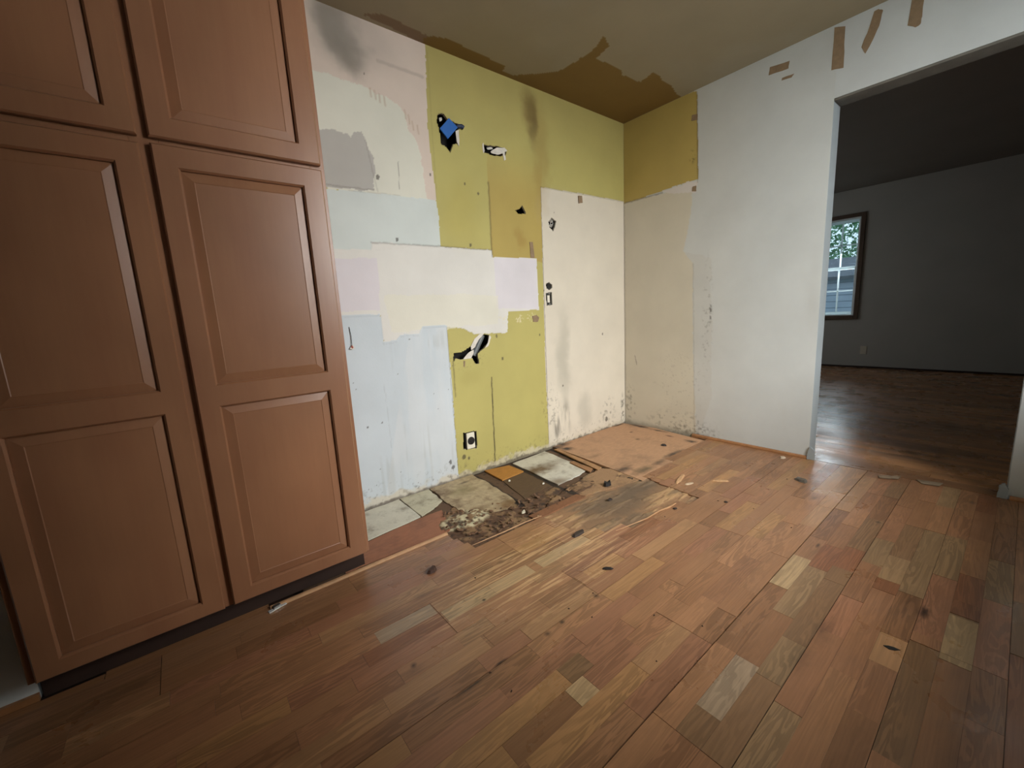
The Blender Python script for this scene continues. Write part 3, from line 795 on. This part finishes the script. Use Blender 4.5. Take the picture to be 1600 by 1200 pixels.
# quarter round left at the foot of the white wall
def shoe(name, y0, y1, parent=None, **kw):
    bm = bmesh.new(); pr = [(0, -.01), (-.012, -.01), (-.012, .008), (-.008, .016), (0, .019)]
    prev = None
    for i, y in enumerate((y0, y1)):
        vs = [bm.verts.new((-.002 + a, y, b)) for a, b in pr]
        if prev: [bm.faces.new((prev[j], prev[(j + 1) % 5], vs[(j + 1) % 5], vs[j])) for j in range(5)]; bm.faces.new(vs)
        else: bm.faces.new(vs[::-1])
        prev = vs
    bmesh.ops.recalc_face_normals(bm, faces=bm.faces[:])
    return link(name, bm_mesh(bm, name), M_DRYTRIM, parent, **kw)
bb = shoe('baseboard_right', -.62, JL + .01, None, kind='structure', label='brown shoe moulding at the foot of the white wall')
shoe('shoe_moulding', -3.1, JR - .01, bb)

# ------------------------------------------------------------------ far room
floor2 = box('floor.001', (.0, -4.5, -.06), (4.6, 1.6, -.016), M_BACK, None, kind='structure', label='dark narrow-strip oak floor of the far room')
u2 = bmesh.new(); bm_box(u2, (0, 0, -1), (1, 1, 0))
U2 = bm_mesh(u2, 'far_strip'); U2.materials.append(M_OAK_FAR)
rnd = random.Random(21)
x = .10; nfar = 0
restf = bmesh.new()
while x < 4.48:
    y = -4.5 + rnd.uniform(0, .8)
    ys = [-4.5]
    while y < 1.6: ys.append(y); y += rnd.uniform(.7, 1.5)
    ys.append(1.6)
    for a, b in zip(ys, ys[1:]):
        if b - a < .05: continue
        if -2.7 < (a + b) / 2 < .9 and nfar < 290:
            o = link('wood_strip', U2, None, floor2); nfar += 1
            o.location = (x + .0006, a + .0006, rnd.uniform(-.0006, .0006)); o.scale = (.0558, b - a - .0012, .016)
            tint(o, np.array((172, 124, 82)) * rnd.uniform(.82, 1.12))
        else:
            bm_box(restf, (x + .0006, a, -.016), (x + .0564, b, 0))
    x += .057
o = link('wood_strips_out_of_view', bm_mesh(restf, 'far_strips'), M_OAK_FAR, floor2, kind='stuff'); tint(o, (150, 108, 74))
o = slab('threshold_board', [(.003, -2.18, .001), (.098, -2.18, .001), (.098, JL - .013, .001), (.003, JL - .013, .001)], .016, M_OAK_FAR, floor2, Z1); tint(o, (128, 92, 62))
for px in (((1372, 742), (1408, 744), (1404, 748), (1374, 746)), ((1432, 749), (1474, 755), (1468, 759), (1440, 755))):
    o = slab('threshold_splinter', ragged([on_z(a, b, .007) for a, b in px], .002, 3, 2), .004, M_ROUGH, floor2, Z1); tint(o, (140, 120, 96))
XF = 4.48
wy0, wy1, wz0, wz1 = -.615, -.165, .735, 2.07
wall_far = boxes('wall_far', [((XF, -4.5, 0), (XF + .14, wy0, H)), ((XF, wy1, 0), (XF + .14, 1.6, H)), ((XF, wy0, 0), (XF + .14, wy1, wz0)), ((XF, wy0, wz1), (XF + .14, wy1, H))], M_FARWALL, None,
                 kind='structure', label='grey white far wall holding the small window')
box('wall_far_side', (.12, 1.6, 0), (XF + .14, 1.66, H), M_FARWALL, None, kind='structure', label='side wall of the far room out of sight')
box('wall_far_end', (.12, -4.56, 0), (XF + .14, -4.5, H), M_FARWALL, None, kind='structure', label='end wall of the far room out of sight')
box('wall_far_near', (.06, -4.5, 0), (.118, -3.1, H), M_FARWALL, None, kind='structure', label='near wall of the far room out of sight')
box('wall_far_near.001', (.06, .14, 0), (.12, 1.6, H), M_FARWALL, None, kind='structure', label='near wall of the far room beyond the corner')
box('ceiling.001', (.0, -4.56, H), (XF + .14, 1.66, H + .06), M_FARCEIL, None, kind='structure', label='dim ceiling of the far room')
box('baseboard_far', (XF - .012, -4.5, 0), (XF, 1.6, .022), M_KICK, None, kind='structure', label='thin dark shoe moulding along the far wall')

# window: dark casing, white double-hung sashes with muntins
win = empty('window_1', (XF, (wy0 + wy1) / 2, wz0)); tag(win, 'small double-hung window with white muntins in a dark casing', kind='structure')
def wb(name, a, b, mat, bevel=.003):
    o = box(name, a, b, mat, None, bevel); o.parent = win; o.matrix_parent_inverse = Matrix.Translation(-win.location); return o
cw = .05
wb('casing', (XF - .022, wy0 - cw, wz0 - cw), (XF, wy0, wz1 + cw), M_DKTRIM)
wb('casing', (XF - .022, wy1, wz0 - cw), (XF, wy1 + cw, wz1 + cw), M_DKTRIM)
wb('casing', (XF - .022, wy0, wz1), (XF, wy1, wz1 + cw), M_DKTRIM)
wb('sill', (XF - .03, wy0, wz0 - cw), (XF, wy1, wz0), M_DKTRIM)
wb('jamb', (XF, wy1 - .012, wz0), (XF + .14, wy1, wz1), M_SASH, 0)
wb('jamb', (XF, wy0, wz0), (XF + .14, wy0 + .012, wz1), M_SASH, 0)
wb('jamb', (XF, wy0, wz1 - .012), (XF + .14, wy1, wz1), M_SASH, 0)
wb('jamb', (XF, wy0, wz0), (XF + .14, wy1, wz0 + .014), M_SASH, 0)
kg = N('window_glass')
kg.t.nodes.remove(kg.b)
tr = kg.n('ShaderNodeBsdfTransparent'); gl = kg.n('ShaderNodeBsdfGlossy'); gl.inputs['Roughness'].default_value = .03
mx = kg.n('ShaderNodeMixShader'); fr = kg.n('ShaderNodeFresnel'); kg.l(fr.outputs[0], mx.inputs[0]); kg.l(tr.outputs[0], mx.inputs[1]); kg.l(gl.outputs[0], mx.inputs[2])
kg.l(mx.outputs[0], kg.t.nodes['Material Output'].inputs[0])
vin = N('white_vinyl'); vt = vin.n('ShaderNodeBsdfTranslucent'); vt.inputs[0].default_value = (.9, .95, .95, 1)
vin.base((.82, .84, .84)); vm = vin.n('ShaderNodeMixShader'); vm.inputs[0].default_value = .6
vin.l(vin.b.outputs[0], vm.inputs[1]); vin.l(vt.outputs[0], vm.inputs[2]); vin.l(vm.outputs[0], vin.t.nodes['Material Output'].inputs[0])
M_VINYL = vin.m
mid = (wz0 + wz1) / 2
for (xs, za, zb) in ((XF + .105, mid - .02, wz1 - .012), (XF + .07, wz0 + .014, mid + .02)):
    ya, yb = wy0 + .012, wy1 - .012
    s_ = .034
    o = wb('sash', (xs, ya, za), (xs + .03, ya + s_, zb), M_SASH)
    for nm, a, b in (('stile', (xs, yb - s_, za), (xs + .03, yb, zb)), ('rail', (xs, ya + s_, za), (xs + .03, yb - s_, za + .04)), ('rail', (xs, ya + s_, zb - .036), (xs + .03, yb - s_, zb)),
                     ('muntin', (xs + .006, (ya + yb) / 2 - .009, za + .04), (xs + .024, (ya + yb) / 2 + .009, zb - .036)),
                     ('muntin', (xs + .006, ya + s_, (za + zb) / 2 - .009), (xs + .024, yb - s_, (za + zb) / 2 + .009))):
        c = box(nm, a, b, M_VINYL, o, .002)
    for (pa, pb) in ((ya + s_, (ya + yb) / 2 - .009), ((ya + yb) / 2 + .009, yb - s_)):
        for (qa, qb) in ((za + .04, (za + zb) / 2 - .009), ((za + zb) / 2 + .009, zb - .036)):
            box('pane', (xs + .013, pa, qa), (xs + .017, pb, qb), kg.m, o)
# outlet plate on the far wall
op = on_x(1349, 547, XF)
ol = box('wall_outlet', (XF - .006, op[1] - .035, op[2] - .057), (XF, op[1] + .035, op[2] + .057), M_PLATE, None, .002)
tag(ol, 'small white outlet plate low on the far room wall', 'outlet')
for dz in (-.02, .02):
    box('socket', (XF - .008, op[1] - .015, op[2] + dz - .013), (XF - .006, op[1] + .015, op[2] + dz + .013), M_PLATE, ol, .001)

# outdoors beyond the window
ground = box('ground', (XF + .5, -4, -.6), (XF + 16, 14, -.5), plain('lawn', (70, 92, 52), .9, .3, 5), None, kind='structure', label='lawn outside the far window')
house = empty('neighbour_house', (XF + 5.5, 4.5, -.5)); tag(house, 'pale grey house with lap siding seen through the window', 'house')
M_SIDE = plain('grey_siding', (150, 160, 176), .7, .08, 3)
o = box('wall', (XF + 5.5, -1, -.5), (XF + 6, 8, 1.55), M_SIDE, None); o.parent = house; o.matrix_parent_inverse = Matrix.Translation(-house.location)
for i in range(13):
    z = -.5 + i * .155
    o = box('siding_board', (XF + 5.46, -1, z), (XF + 5.5, 8, z + .15), M_SIDE, None, .01); o.parent = house; o.matrix_parent_inverse = Matrix.Translation(-house.location)
o = slab('roof', [(XF + 5.2, -1.2, 1.5), (XF + 5.2, 8.2, 1.5), (XF + 6.4, 8.2, 2.01), (XF + 6.4, -1.2, 2.01)], .08, plain('roof_shingle', (96, 100, 108), .9, .2, 8), None, np.array((-.394, 0, .919))); o.parent = house; o.matrix_parent_inverse = Matrix.Translation(-house.location)
tree = empty('tree', (XF + 10.2, 2.6, -.5)); tag(tree, 'leafy green tree behind the grey house outside', 'tree')
M_LEAF = plain('leaves', (104, 146, 112), .7, .4, 4)
def tpar(o): o.parent = tree; o.matrix_parent_inverse = Matrix.Translation(-tree.location); return o
tpar(tube('trunk', [(XF + 10.2, 2.6, -.5), (XF + 10.25, 2.62, 1.4), (XF + 10.15, 2.5, 3.2)], .16, plain('bark', (84, 70, 58), .9, .3, 12), None, taper=[1.2, 1, .5]))
rt = random.Random(3); lb = bmesh.new()
for i in range(11000):
    t = rt.random()
    a = rt.uniform(0, 6.283); rr = 2.3 * math.sqrt(rt.random())
    c = Vector((XF + 10.2 + rr * math.cos(a), 2.4 + 1.3 * rr * math.sin(a), 3.0 + rt.uniform(-1.6, 2.4)))
    q0 = Matrix.Rotation(rt.uniform(0, 6.28), 3, Vector((rt.random() - .5, rt.random() - .5, rt.random() - .5)).normalized())
    s_ = rt.uniform(.05, .10)
    vs = [lb.verts.new(c + q0 @ Vector(p) * s_) for p in ((-1, 0, 0), (0, .5, .1), (1, 0, 0), (0, -.5, .1))]
    lb.faces.new(vs)
tpar(link('foliage', bm_mesh(lb, 'foliage'), M_LEAF, None, kind='stuff'))

# ------------------------------------------------------------------ tall pantry cabinet
cab = empty('pantry_cabinet', (-2.97, -.3, 0)); tag(cab, 'tall reddish brown four-door pantry cabinet with raised panels', 'cabinet')
def cp(o, par=cab):
    o.parent = par
    o.matrix_parent_inverse = Matrix.Translation(-Vector(cab.location)); return o
CX0, CX1, CT = -3.425, -2.515, 2.30
cp(boxes('carcass', [((CX0, -.58, .1), (CX0 + .018, -.005, CT)), ((CX1 - .018, -.58, .1), (CX1, -.005, CT)), ((CX0 + .018, -.58, .1), (CX1 - .018, -.005, .118)), ((CX0 + .018, -.58, CT - .018), (CX1 - .018, -.005, CT)), ((CX0 + .018, -.02, .118), (CX1 - .018, -.005, CT - .018)), ((CX0 + .018, -.58, 1.50), (CX1 - .018, -.02, 1.52))], M_CAB))
for a, b in (((CX0, .1), (CX0 + .045, CT)), ((-3.012, .1), (-2.95, CT)), ((CX1 - .045, .1), (CX1, CT))):
    cp(box('face_stile', (a[0], -.60, a[1]), (b[0], -.58, b[1]), M_CAB, None, .001))
for z0, z1 in ((.1, .14), (1.48, 1.54), (CT - .05, CT)):
    for xa, xb in ((CX0 + .045, -3.012), (-2.95, CX1 - .045)):
        cp(box('face_rail', (xa, -.60, z0), (xb, -.58, z1), M_CAB, None, .001))
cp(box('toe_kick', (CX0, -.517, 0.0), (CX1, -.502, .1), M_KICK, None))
def raised_panel(x0, x1, z0, z1):
    bm = bmesh.new()
    yb, yf, yd = -.6145, -.6165, -.608
    def loop(i, y): return [bm.verts.new(p) for p in ((x0 + i, y, z0 + i), (x1 - i, y, z0 + i), (x1 - i, y, z1 - i), (x0 + i, y, z1 - i))]
    L = [loop(-.006, -.602), loop(-.006, yd), loop(.004, yd), loop(.032, yf + .0020), loop(.034, yf + .0030), loop(.038, yf + .0030)]
    for a, b in zip(L, L[1:]):
        for j in range(4): bm.faces.new((a[j], a[(j + 1) % 4], b[(j + 1) % 4], b[j]))
    bm.faces.new(L[-1])
    bmesh.ops.recalc_face_normals(bm, faces=bm.faces[:])
    return bm_mesh(bm, 'raised_panel')
def door(x0, x1, z0, z1, panels):
    px0, px1 = panels[0][0], panels[0][1]
    bm = bmesh.new()
    yb, yf = -.602, -.622
    def ring(pts): return [bm.verts.new(p) for p in pts]
    # outer frame with eased edges and stepped inner edges around each panel opening
    xs = [x0, px0, px1, x1]
    zs = [z0] + [z for p in sorted(panels, key=lambda p: p[2]) for z in (p[2], p[3])] + [z1]
    e = .004
    vf = {}
    for i, x in enumerate(xs):
        for j, z in enumerate(zs):
            xx = x + (e if i == 0 else -e if i == 3 else 0); zz = z + (e if j == 0 else -e if j == len(zs) - 1 else 0)
            vf[i, j] = bm.verts.new((xx, yf, zz))
    for i in range(3):
        for j in range(len(zs) - 1):
            if i == 1 and j % 2 == 1:
                q0 = [vf[1, j], vf[2, j], vf[2, j + 1], vf[1, j + 1]]
                s1 = [bm.verts.new((v_.co.x + (.005 if k_ in (0, 3) else -.005), yf + .006, v_.co.z + (.005 if k_ in (0, 1) else -.005))) for k_, v_ in enumerate(q0)]
                s2 = [bm.verts.new((v_.co.x, -.606, v_.co.z)) for v_ in s1]
                for a, b in ((q0, s1), (s1, s2)):
                    for k_ in range(4): bm.faces.new((a[k_], a[(k_ + 1) % 4], b[(k_ + 1) % 4], b[k_]))
            else:
                bm.faces.new((vf[i, j], vf[i + 1, j], vf[i + 1, j + 1], vf[i, j + 1]))
    nz = len(zs) - 1
    edge = [vf[i, 0] for i in range(4)] + [vf[3, j] for j in range(1, nz + 1)] + [vf[i, nz] for i in (2, 1, 0)] + [vf[0, j] for j in range(nz - 1, 0, -1)]
    def grow(v_): return ((x0 if v_.co.x < x0 + e + 1e-5 else x1 if v_.co.x > x1 - e - 1e-5 else v_.co.x), (z0 if v_.co.z < z0 + e + 1e-5 else z1 if v_.co.z > z1 - e - 1e-5 else v_.co.z))
    r1 = [bm.verts.new((grow(v_)[0], yf + .005, grow(v_)[1])) for v_ in edge]
    r2 = [bm.verts.new((v_.co.x, yb, v_.co.z)) for v_ in r1]
    n = len(edge)
    for a, b in ((edge, r1), (r1, r2)):
        for k_ in range(n): bm.faces.new((a[k_], a[(k_ + 1) % n], b[(k_ + 1) % n], b[k_]))
    bmesh.ops.recalc_face_normals(bm, faces=bm.faces[:])
    d = cp(link('door', bm_mesh(bm, 'door'), M_CAB))
    for p in panels:
        rp_ = link('raised_panel', raised_panel(*p), M_CAB); rp_.parent = d
    return d
LX = (-3.407, -2.993); RX = (-2.970, -2.530)
LP = (LX[0] + .050, LX[1] - .053); RP = (RX[0] + .053, RX[1] - .060)
door(*LX, .106, 1.503, [(*LP, .150, .766), (*LP, .829, 1.449)])
door(*RX, .106, 1.508, [(*RP, .150, .766), (*RP, .829, 1.451)])
door(*LX, 1.523, 2.26, [(*LP, 1.577, 2.2)])
door(*RX, 1.523, 2.26, [(*RP, 1.577, 2.2)])

# ------------------------------------------------------------------ things on and in the walls
def adh(wall, f, n, pts, seed, th=.0012, mat=None, amp=.0015, name='torn_paper_strip'):
    p3 = [f(x, y) + np.array(n) * th for x, y in pts]
    return slab(name, ragged(p3, amp, 3, seed), th, mat or M_PAPER, wall, n)
NB = (-1, 0, 0); NA = (0, -1, 0)
for i, s_ in enumerate((((1304, 43), (1321, 41), (1318, 106), (1299, 110)), ((1366, 18), (1373, 14), (1380, 16), (1374, 40), (1362, 66), (1352, 84), (1346, 74), (1358, 44)), ((1425, 0), (1444, 0), (1441, 26), (1438, 38), (1430, 43), (1418, 40)),
                        ((1203, 105), (1234, 95), (1232, 107), (1201, 118)), ((1222, 122), (1241, 115), (1237, 121), (1221, 126)), ((1081, 180), (1090, 178), (1090, 187), (1080, 189)), ((1082, 292), (1088, 290), (1088, 299), (1081, 299)))):
    adh(wall_right, on_x, NB, s_, 30 + i)
for i, s_ in enumerate((((827, 378), (832, 378), (835, 403), (829, 403)), ((903, 306), (909, 306), (910, 317), (904, 318)), ((831, 494), (838, 492), (842, 496), (840, 503), (833, 503)))):
    adh(wall_left, on_y, NA, s_, 40 + i, .0035)
def plate(name, pts, lift, th, mat, seed=0, amp=.002, parent=None, tilt=(0, 0, 0)):
    p3 = [on_y(x, y) for x, y in pts]
    p3 = ragged(p3, amp, 3, seed)
    p3 = [np.array([p[0], -lift, p[2]]) for p in p3]
    return slab(name, p3, th, mat, parent, NA)
# blue square piece in the first hole
bp_ = on_y(702, 201, -.014)
bx = slab('blue_square', [on_y(x, y, -.014) - np.array([bp_[0], -.014, bp_[2]]) for x, y in ((701.5, 184), (715.5, 199), (700, 217), (687.5, 200.5))], .008, M_BLUE, None, NA, .0015)
bx.location = (bp_[0], -.014, bp_[2])
tag(bx, 'blue square piece stuck in the torn hole high on the ochre wall', 'plastic piece')
sb = tube('cable_stub', [(0, .009, 0), (.0, .03, .0), (.0, .06, 0)], .012, M_BLACK, bx)
sp = on_y(718, 199)
tube('cable_end', [(sp[0] - .02, .0, sp[2] - .0), (sp[0] + .005, -.012, sp[2] + .003), (sp[0] + .018, -.014, sp[2] - .004)], .012, plain('navy_rubber', (30, 44, 70), .6), wall_left)
# torn paper flaps round the holes
for i, (pts, lf) in enumerate(((((711, 205), (716, 203), (717, 220), (716, 229), (713, 222)), .006), (((690, 181), (694, 180), (695, 184), (691, 187)), -.03), (((766, 237), (775, 231), (788, 231), (792, 236), (788, 238), (790, 250), (787, 251), (785, 240), (776, 242), (768, 240)), .004),
                              (((753, 226), (755, 223), (757, 236), (755, 240)), .003), (((763, 229), (771, 228), (773, 231), (765, 232)), -.02), (((735, 541), (741, 529), (750, 521), (757, 520), (748, 530), (742, 542), (736, 547)), .004), (((764, 523), (767, 527), (763, 540), (757, 544), (762, 535)), .004),
                              (((724, 562), (732, 552), (741, 546), (741, 552), (736, 562)), -.006), (((859, 344), (862, 341), (866, 344), (863, 348)), -.012), (((861, 350), (866, 349), (865, 354), (862, 354)), -.016))):
    plate('torn_paper_flap', pts, lf, .0025, M_TORN, 50 + i, .002, wall_left)
g0, g1 = on_y(744, 556), on_y(758, 524)
tube('grey_conduit', [(g0[0], .035, g0[2]), (g1[0], .035, g1[2])], .019, plain('grey_conduit_metal', (96, 100, 100), .5, .2, 20), wall_left)
plate('hanging_paint_chip', ((724, 564), (727, 564), (726, 573), (724, 573)), .002, .001, M_PAPER, 71, .001, wall_left)
# heavy outlet low on the ochre wall
oc = on_y(734.5, 688)
out = box('range_outlet', (-.030, -.010, -.052), (.030, .0, .052), M_PLATE, None, .003); out.location = (oc[0], -.002, oc[2])
tag(out, 'white single outlet with a round black socket low on the ochre wall', 'outlet')
sk = bmesh.new(); bmesh.ops.create_cone(sk, cap_ends=True, segments=28, radius1=.026, radius2=.024, depth=.007, matrix=Matrix.Translation((0, -.012, 0)) @ Matrix.Rotation(math.pi / 2, 4, 'X'))
so = link('socket', bm_mesh(sk, 'socket'), M_BLACK, out, label='round black socket')
for a, b in ((-.010, 0), (.010, 0), (0, -.012)):
    box('slot', (a - .002, -.0165, b - .005), (a + .002, -.0155, b + .005), M_DARK, so)
box('back_box', (-.036, .0015, -.056), (.036, .07, .056), M_DARK, out)
# metal switch box with a knockout above, on the cream panel
mb = on_y(858.5, 467)
sw = empty('junction_box', (mb[0], 0, mb[2])); tag(sw, 'open metal switch box in a slot of the cream wall panel', 'junction box')
for nm, a, b in (('side', (-.024, .004, -.045), (-.021, .05, .045)), ('side', (.021, .004, -.045), (.024, .05, .045)), ('back', (-.021, .046, -.045), (.021, .05, .045)), ('strap', (-.010, -.001, .030), (.010, .002, .046)), ('strap', (-.010, -.001, -.046), (.010, .002, -.030)), ('device', (-.012, .008, -.025), (.012, .046, .026))):
    box(nm, a, b, M_STEEL if nm != 'device' else M_PLATE, sw, .001)
kb = on_y(858.5, 447.5)
rb = bmesh.new(); bmesh.ops.create_cone(rb, cap_ends=True, segments=16, radius1=.016, radius2=.020, depth=.03, matrix=Matrix.Translation((0, .022, 0)) @ Matrix.Rotation(math.pi / 2, 4, 'X'))
ko = link('cable_plug', bm_mesh(rb, 'cable_plug'), M_BLACK, None); ko.location = (kb[0], 0, kb[2])
tag(ko, 'black round plug in the hole above the metal switch box', 'plug')
# small loop bracket in the upper hole of the cream panel
tube('wire_loop', [(on_y(861, 344)[0] + .012 * math.cos(t), -.004, on_y(863, 349)[2] + .022 * math.sin(t)) for t in np.linspace(0, 6.3, 14)], .003, M_STEEL, wall_left)
# nail with a dangling thread near the cabinet
n0, n1 = on_y(545, 511), on_y(549, 541)
th = tube('hanging_thread', [(n0[0], -.004, n0[2]), ((n0[0] + n1[0]) / 2 + .003, -.007, (n0[2] + n1[2]) / 2), (n1[0], -.010, n1[2])], .0016, M_BLACK, None)
tag(th, 'thin dark thread hanging from a nail beside the cabinet', 'thread')
nb = bmesh.new(); bmesh.ops.create_icosphere(nb, subdivisions=1, radius=.007, matrix=Matrix.Translation((n1[0], -.010, n1[2] - .004)) @ Matrix.Diagonal((1, .7, 1.4, 1)))
link('wall_anchor', bm_mesh(nb, 'wall_anchor'), plain('red_anchor', (150, 70, 56), .5), th)
slab('paper_scrap', ragged([(n1[0] - .014, -.012, n1[2] - .012), (n1[0] + .004, -.012, n1[2] + .008), (n1[0] + .012, -.012, n1[2] - .010), (n1[0], -.012, n1[2] - .016)], .002, 2, 5), .002, M_TORN, th, NA)

# ------------------------------------------------------------------ loose debris on the floor
def chip(name, px, label, cat, colr, size, h=.006, z=0.0, rot=0.0, seed=0, group=None, mat=None, pts=7):
    rr = random.Random(seed); p = on_z(px[0], px[1], z)
    bm = bmesh.new(); top = []; bot = []
    for i in range(pts):
        a = 6.283 * i / pts; k_ = rr.uniform(.7, 1.1)
        x, y = size[0] * k_ * math.cos(a), size[1] * k_ * math.sin(a)
        bot.append(bm.verts.new((x, y, 0)))
        top.append(bm.verts.new((x * .75, y * .75, h * rr.uniform(.6, 1.2))))
    bm.faces.new(bot[::-1]); bm.faces.new(top)
    for i in range(pts):
        j = (i + 1) % pts; bm.faces.new((bot[i], bot[j], top[j], top[i]))
    o = link(name, bm_mesh(bm, name), mat or M_CHIP, None)
    o.location = (p[0], p[1], z + .0006); o.rotation_euler.z = rot
    tint(o, colr); tag(o, label, cat, group)
    return o
chip('stone_chip', (1252, 751), 'flat grey chip lying before the doorway jamb', 'chip', (92, 84, 74), (.045, .028), .012, rot=1.0, seed=1)
chip('debris_knob', (949, 758), 'round black lump among the pale splinters', 'lump', (30, 26, 24), (.03, .022), .022, seed=2)
chip('wood_sliver', (1062, 749), 'long pale wood sliver lying beside the plywood panel', 'sliver', (190, 150, 108), (.11, .014), .008, rot=.25, seed=3)
chip('wood_sliver', (1078, 756), 'short whitish splinter just below the long pale sliver', 'sliver', (196, 172, 142), (.035, .012), .006, rot=-.3, seed=4)
chip('wood_sliver', (1126, 752), 'small tan splinter to the doorway side of the plywood', 'sliver', (186, 146, 104), (.05, .010), .006, rot=-.9, seed=5)
chip('wood_sliver', (903, 835), 'dark curled sliver on the pale worn strips', 'sliver', (58, 46, 38), (.045, .018), .010, rot=.1, seed=6)
chip('dark_flake', (949, 889), 'black flake on the golden strip beside the open board joint', 'flake', (34, 26, 22), (.03, .010), .006, rot=-.7, seed=7)
chip('dark_flake', (1037, 696), 'dark oval flake in the middle of the plywood panel', 'flake', (44, 36, 34), (.018, .030), .008, seed=8)
chip('dark_flake', (953, 781), 'tiny dark flake under the black lump', 'flake', (46, 36, 30), (.018, .014), .006, seed=9)
chip('white_crumb', (1223, 716), 'whitish crumb at the foot of the white wall', 'crumb', (190, 170, 146), (.022, .016), .012, seed=10)
chip('white_crumb', (796, 752), 'white crumb on the dark board beside the ochre square', 'crumb', (226, 220, 204), (.010, .008), .008, z=-.011, seed=11)
chip('white_crumb', (849, 756), 'white crumb below the stained whitish board', 'crumb', (226, 220, 204), (.011, .008), .008, z=-.009, seed=12)
chip('white_crumb', (818, 801), 'small white crumb at the edge of the rotted patch', 'crumb', (214, 206, 180), (.016, .010), .010, z=-.004, seed=13)
chip('leaf_scrap', (676, 892), 'crumpled dark brown leaf scrap on the boards before the cabinet', 'scrap', (70, 46, 36), (.03, .018), .012, rot=.4, seed=14)
chip('dark_flake', (1055, 795), 'small black flake just off the lifted veneer edge', 'flake', (50, 36, 28), (.012, .010), .006, seed=15)
chip('dark_flake', (1134, 785), 'tiny black flake alone on the smooth boards', 'flake', (50, 36, 28), (.011, .010), .006, seed=16)
rd = random.Random(44)
for i in range(18):
    px = (rd.uniform(900, 1240), rd.uniform(745, 860)) if i < 9 else (rd.uniform(640, 1100), rd.uniform(900, 1120))
    chip('dirt_speck', px, 'tiny dark speck of dirt scattered on the oak floor', 'speck', (72, 50, 38), (rd.uniform(.003, .006), rd.uniform(.002, .004)), .002, rot=rd.uniform(0, 3), seed=70 + i, group='dirt specks on the oak floor', pts=5)
# metal scrap by the toe kick
mp = on_z(433, 948)
ms = box('metal_clip', (-.03, -.008, 0), (.03, .008, .003), M_GLINT, None, .001); ms.location = (mp[0], mp[1] - .01, .001); ms.rotation_euler.z = .25
tag(ms, 'shiny metal clip on the floor in front of the cabinet', 'clip')
box('tab', (-.012, -.004, .003), (.012, .012, .010), M_STEEL, ms, .001)
# crumbled wood heaped in the rotted patch
rb = bmesh.new(); rr = random.Random(9)
for i in range(260):
    px = (rr.uniform(690, 900), rr.uniform(770, 850))
    p = on_z(*px, -.01)
    if not inside(np.array([p[0]]), np.array([p[1]]), FL((692, 802), (730, 790), (800, 784), (900, 752), (920, 760), (835, 803), (735, 850), (695, 838)))[0]: continue
    s_ = rr.uniform(.003, .009)
    mt = Matrix.Translation((p[0], p[1], -.006 + rr.uniform(-.002, .006))) @ Matrix.Rotation(rr.uniform(0, 6.3), 4, Vector((rr.random() - .5, rr.random() - .5, 1)).normalized()) @ Matrix.Diagonal((s_ * rr.uniform(1, 2.5), s_, s_ * .5, 1))
    bmesh.ops.create_icosphere(rb, subdivisions=1, radius=1, matrix=mt)
ru = link('rubble', bm_mesh(rb, 'rubble'), tinted('rotten_wood', var=.5, sc=45, bump=.5, dirt_amt=.6, dirt_sc=30), None, kind='stuff', label='crumbled rotten wood on the bare subfloor'); tint(ru, (112, 82, 58))
ru['category'] = 'rubble'
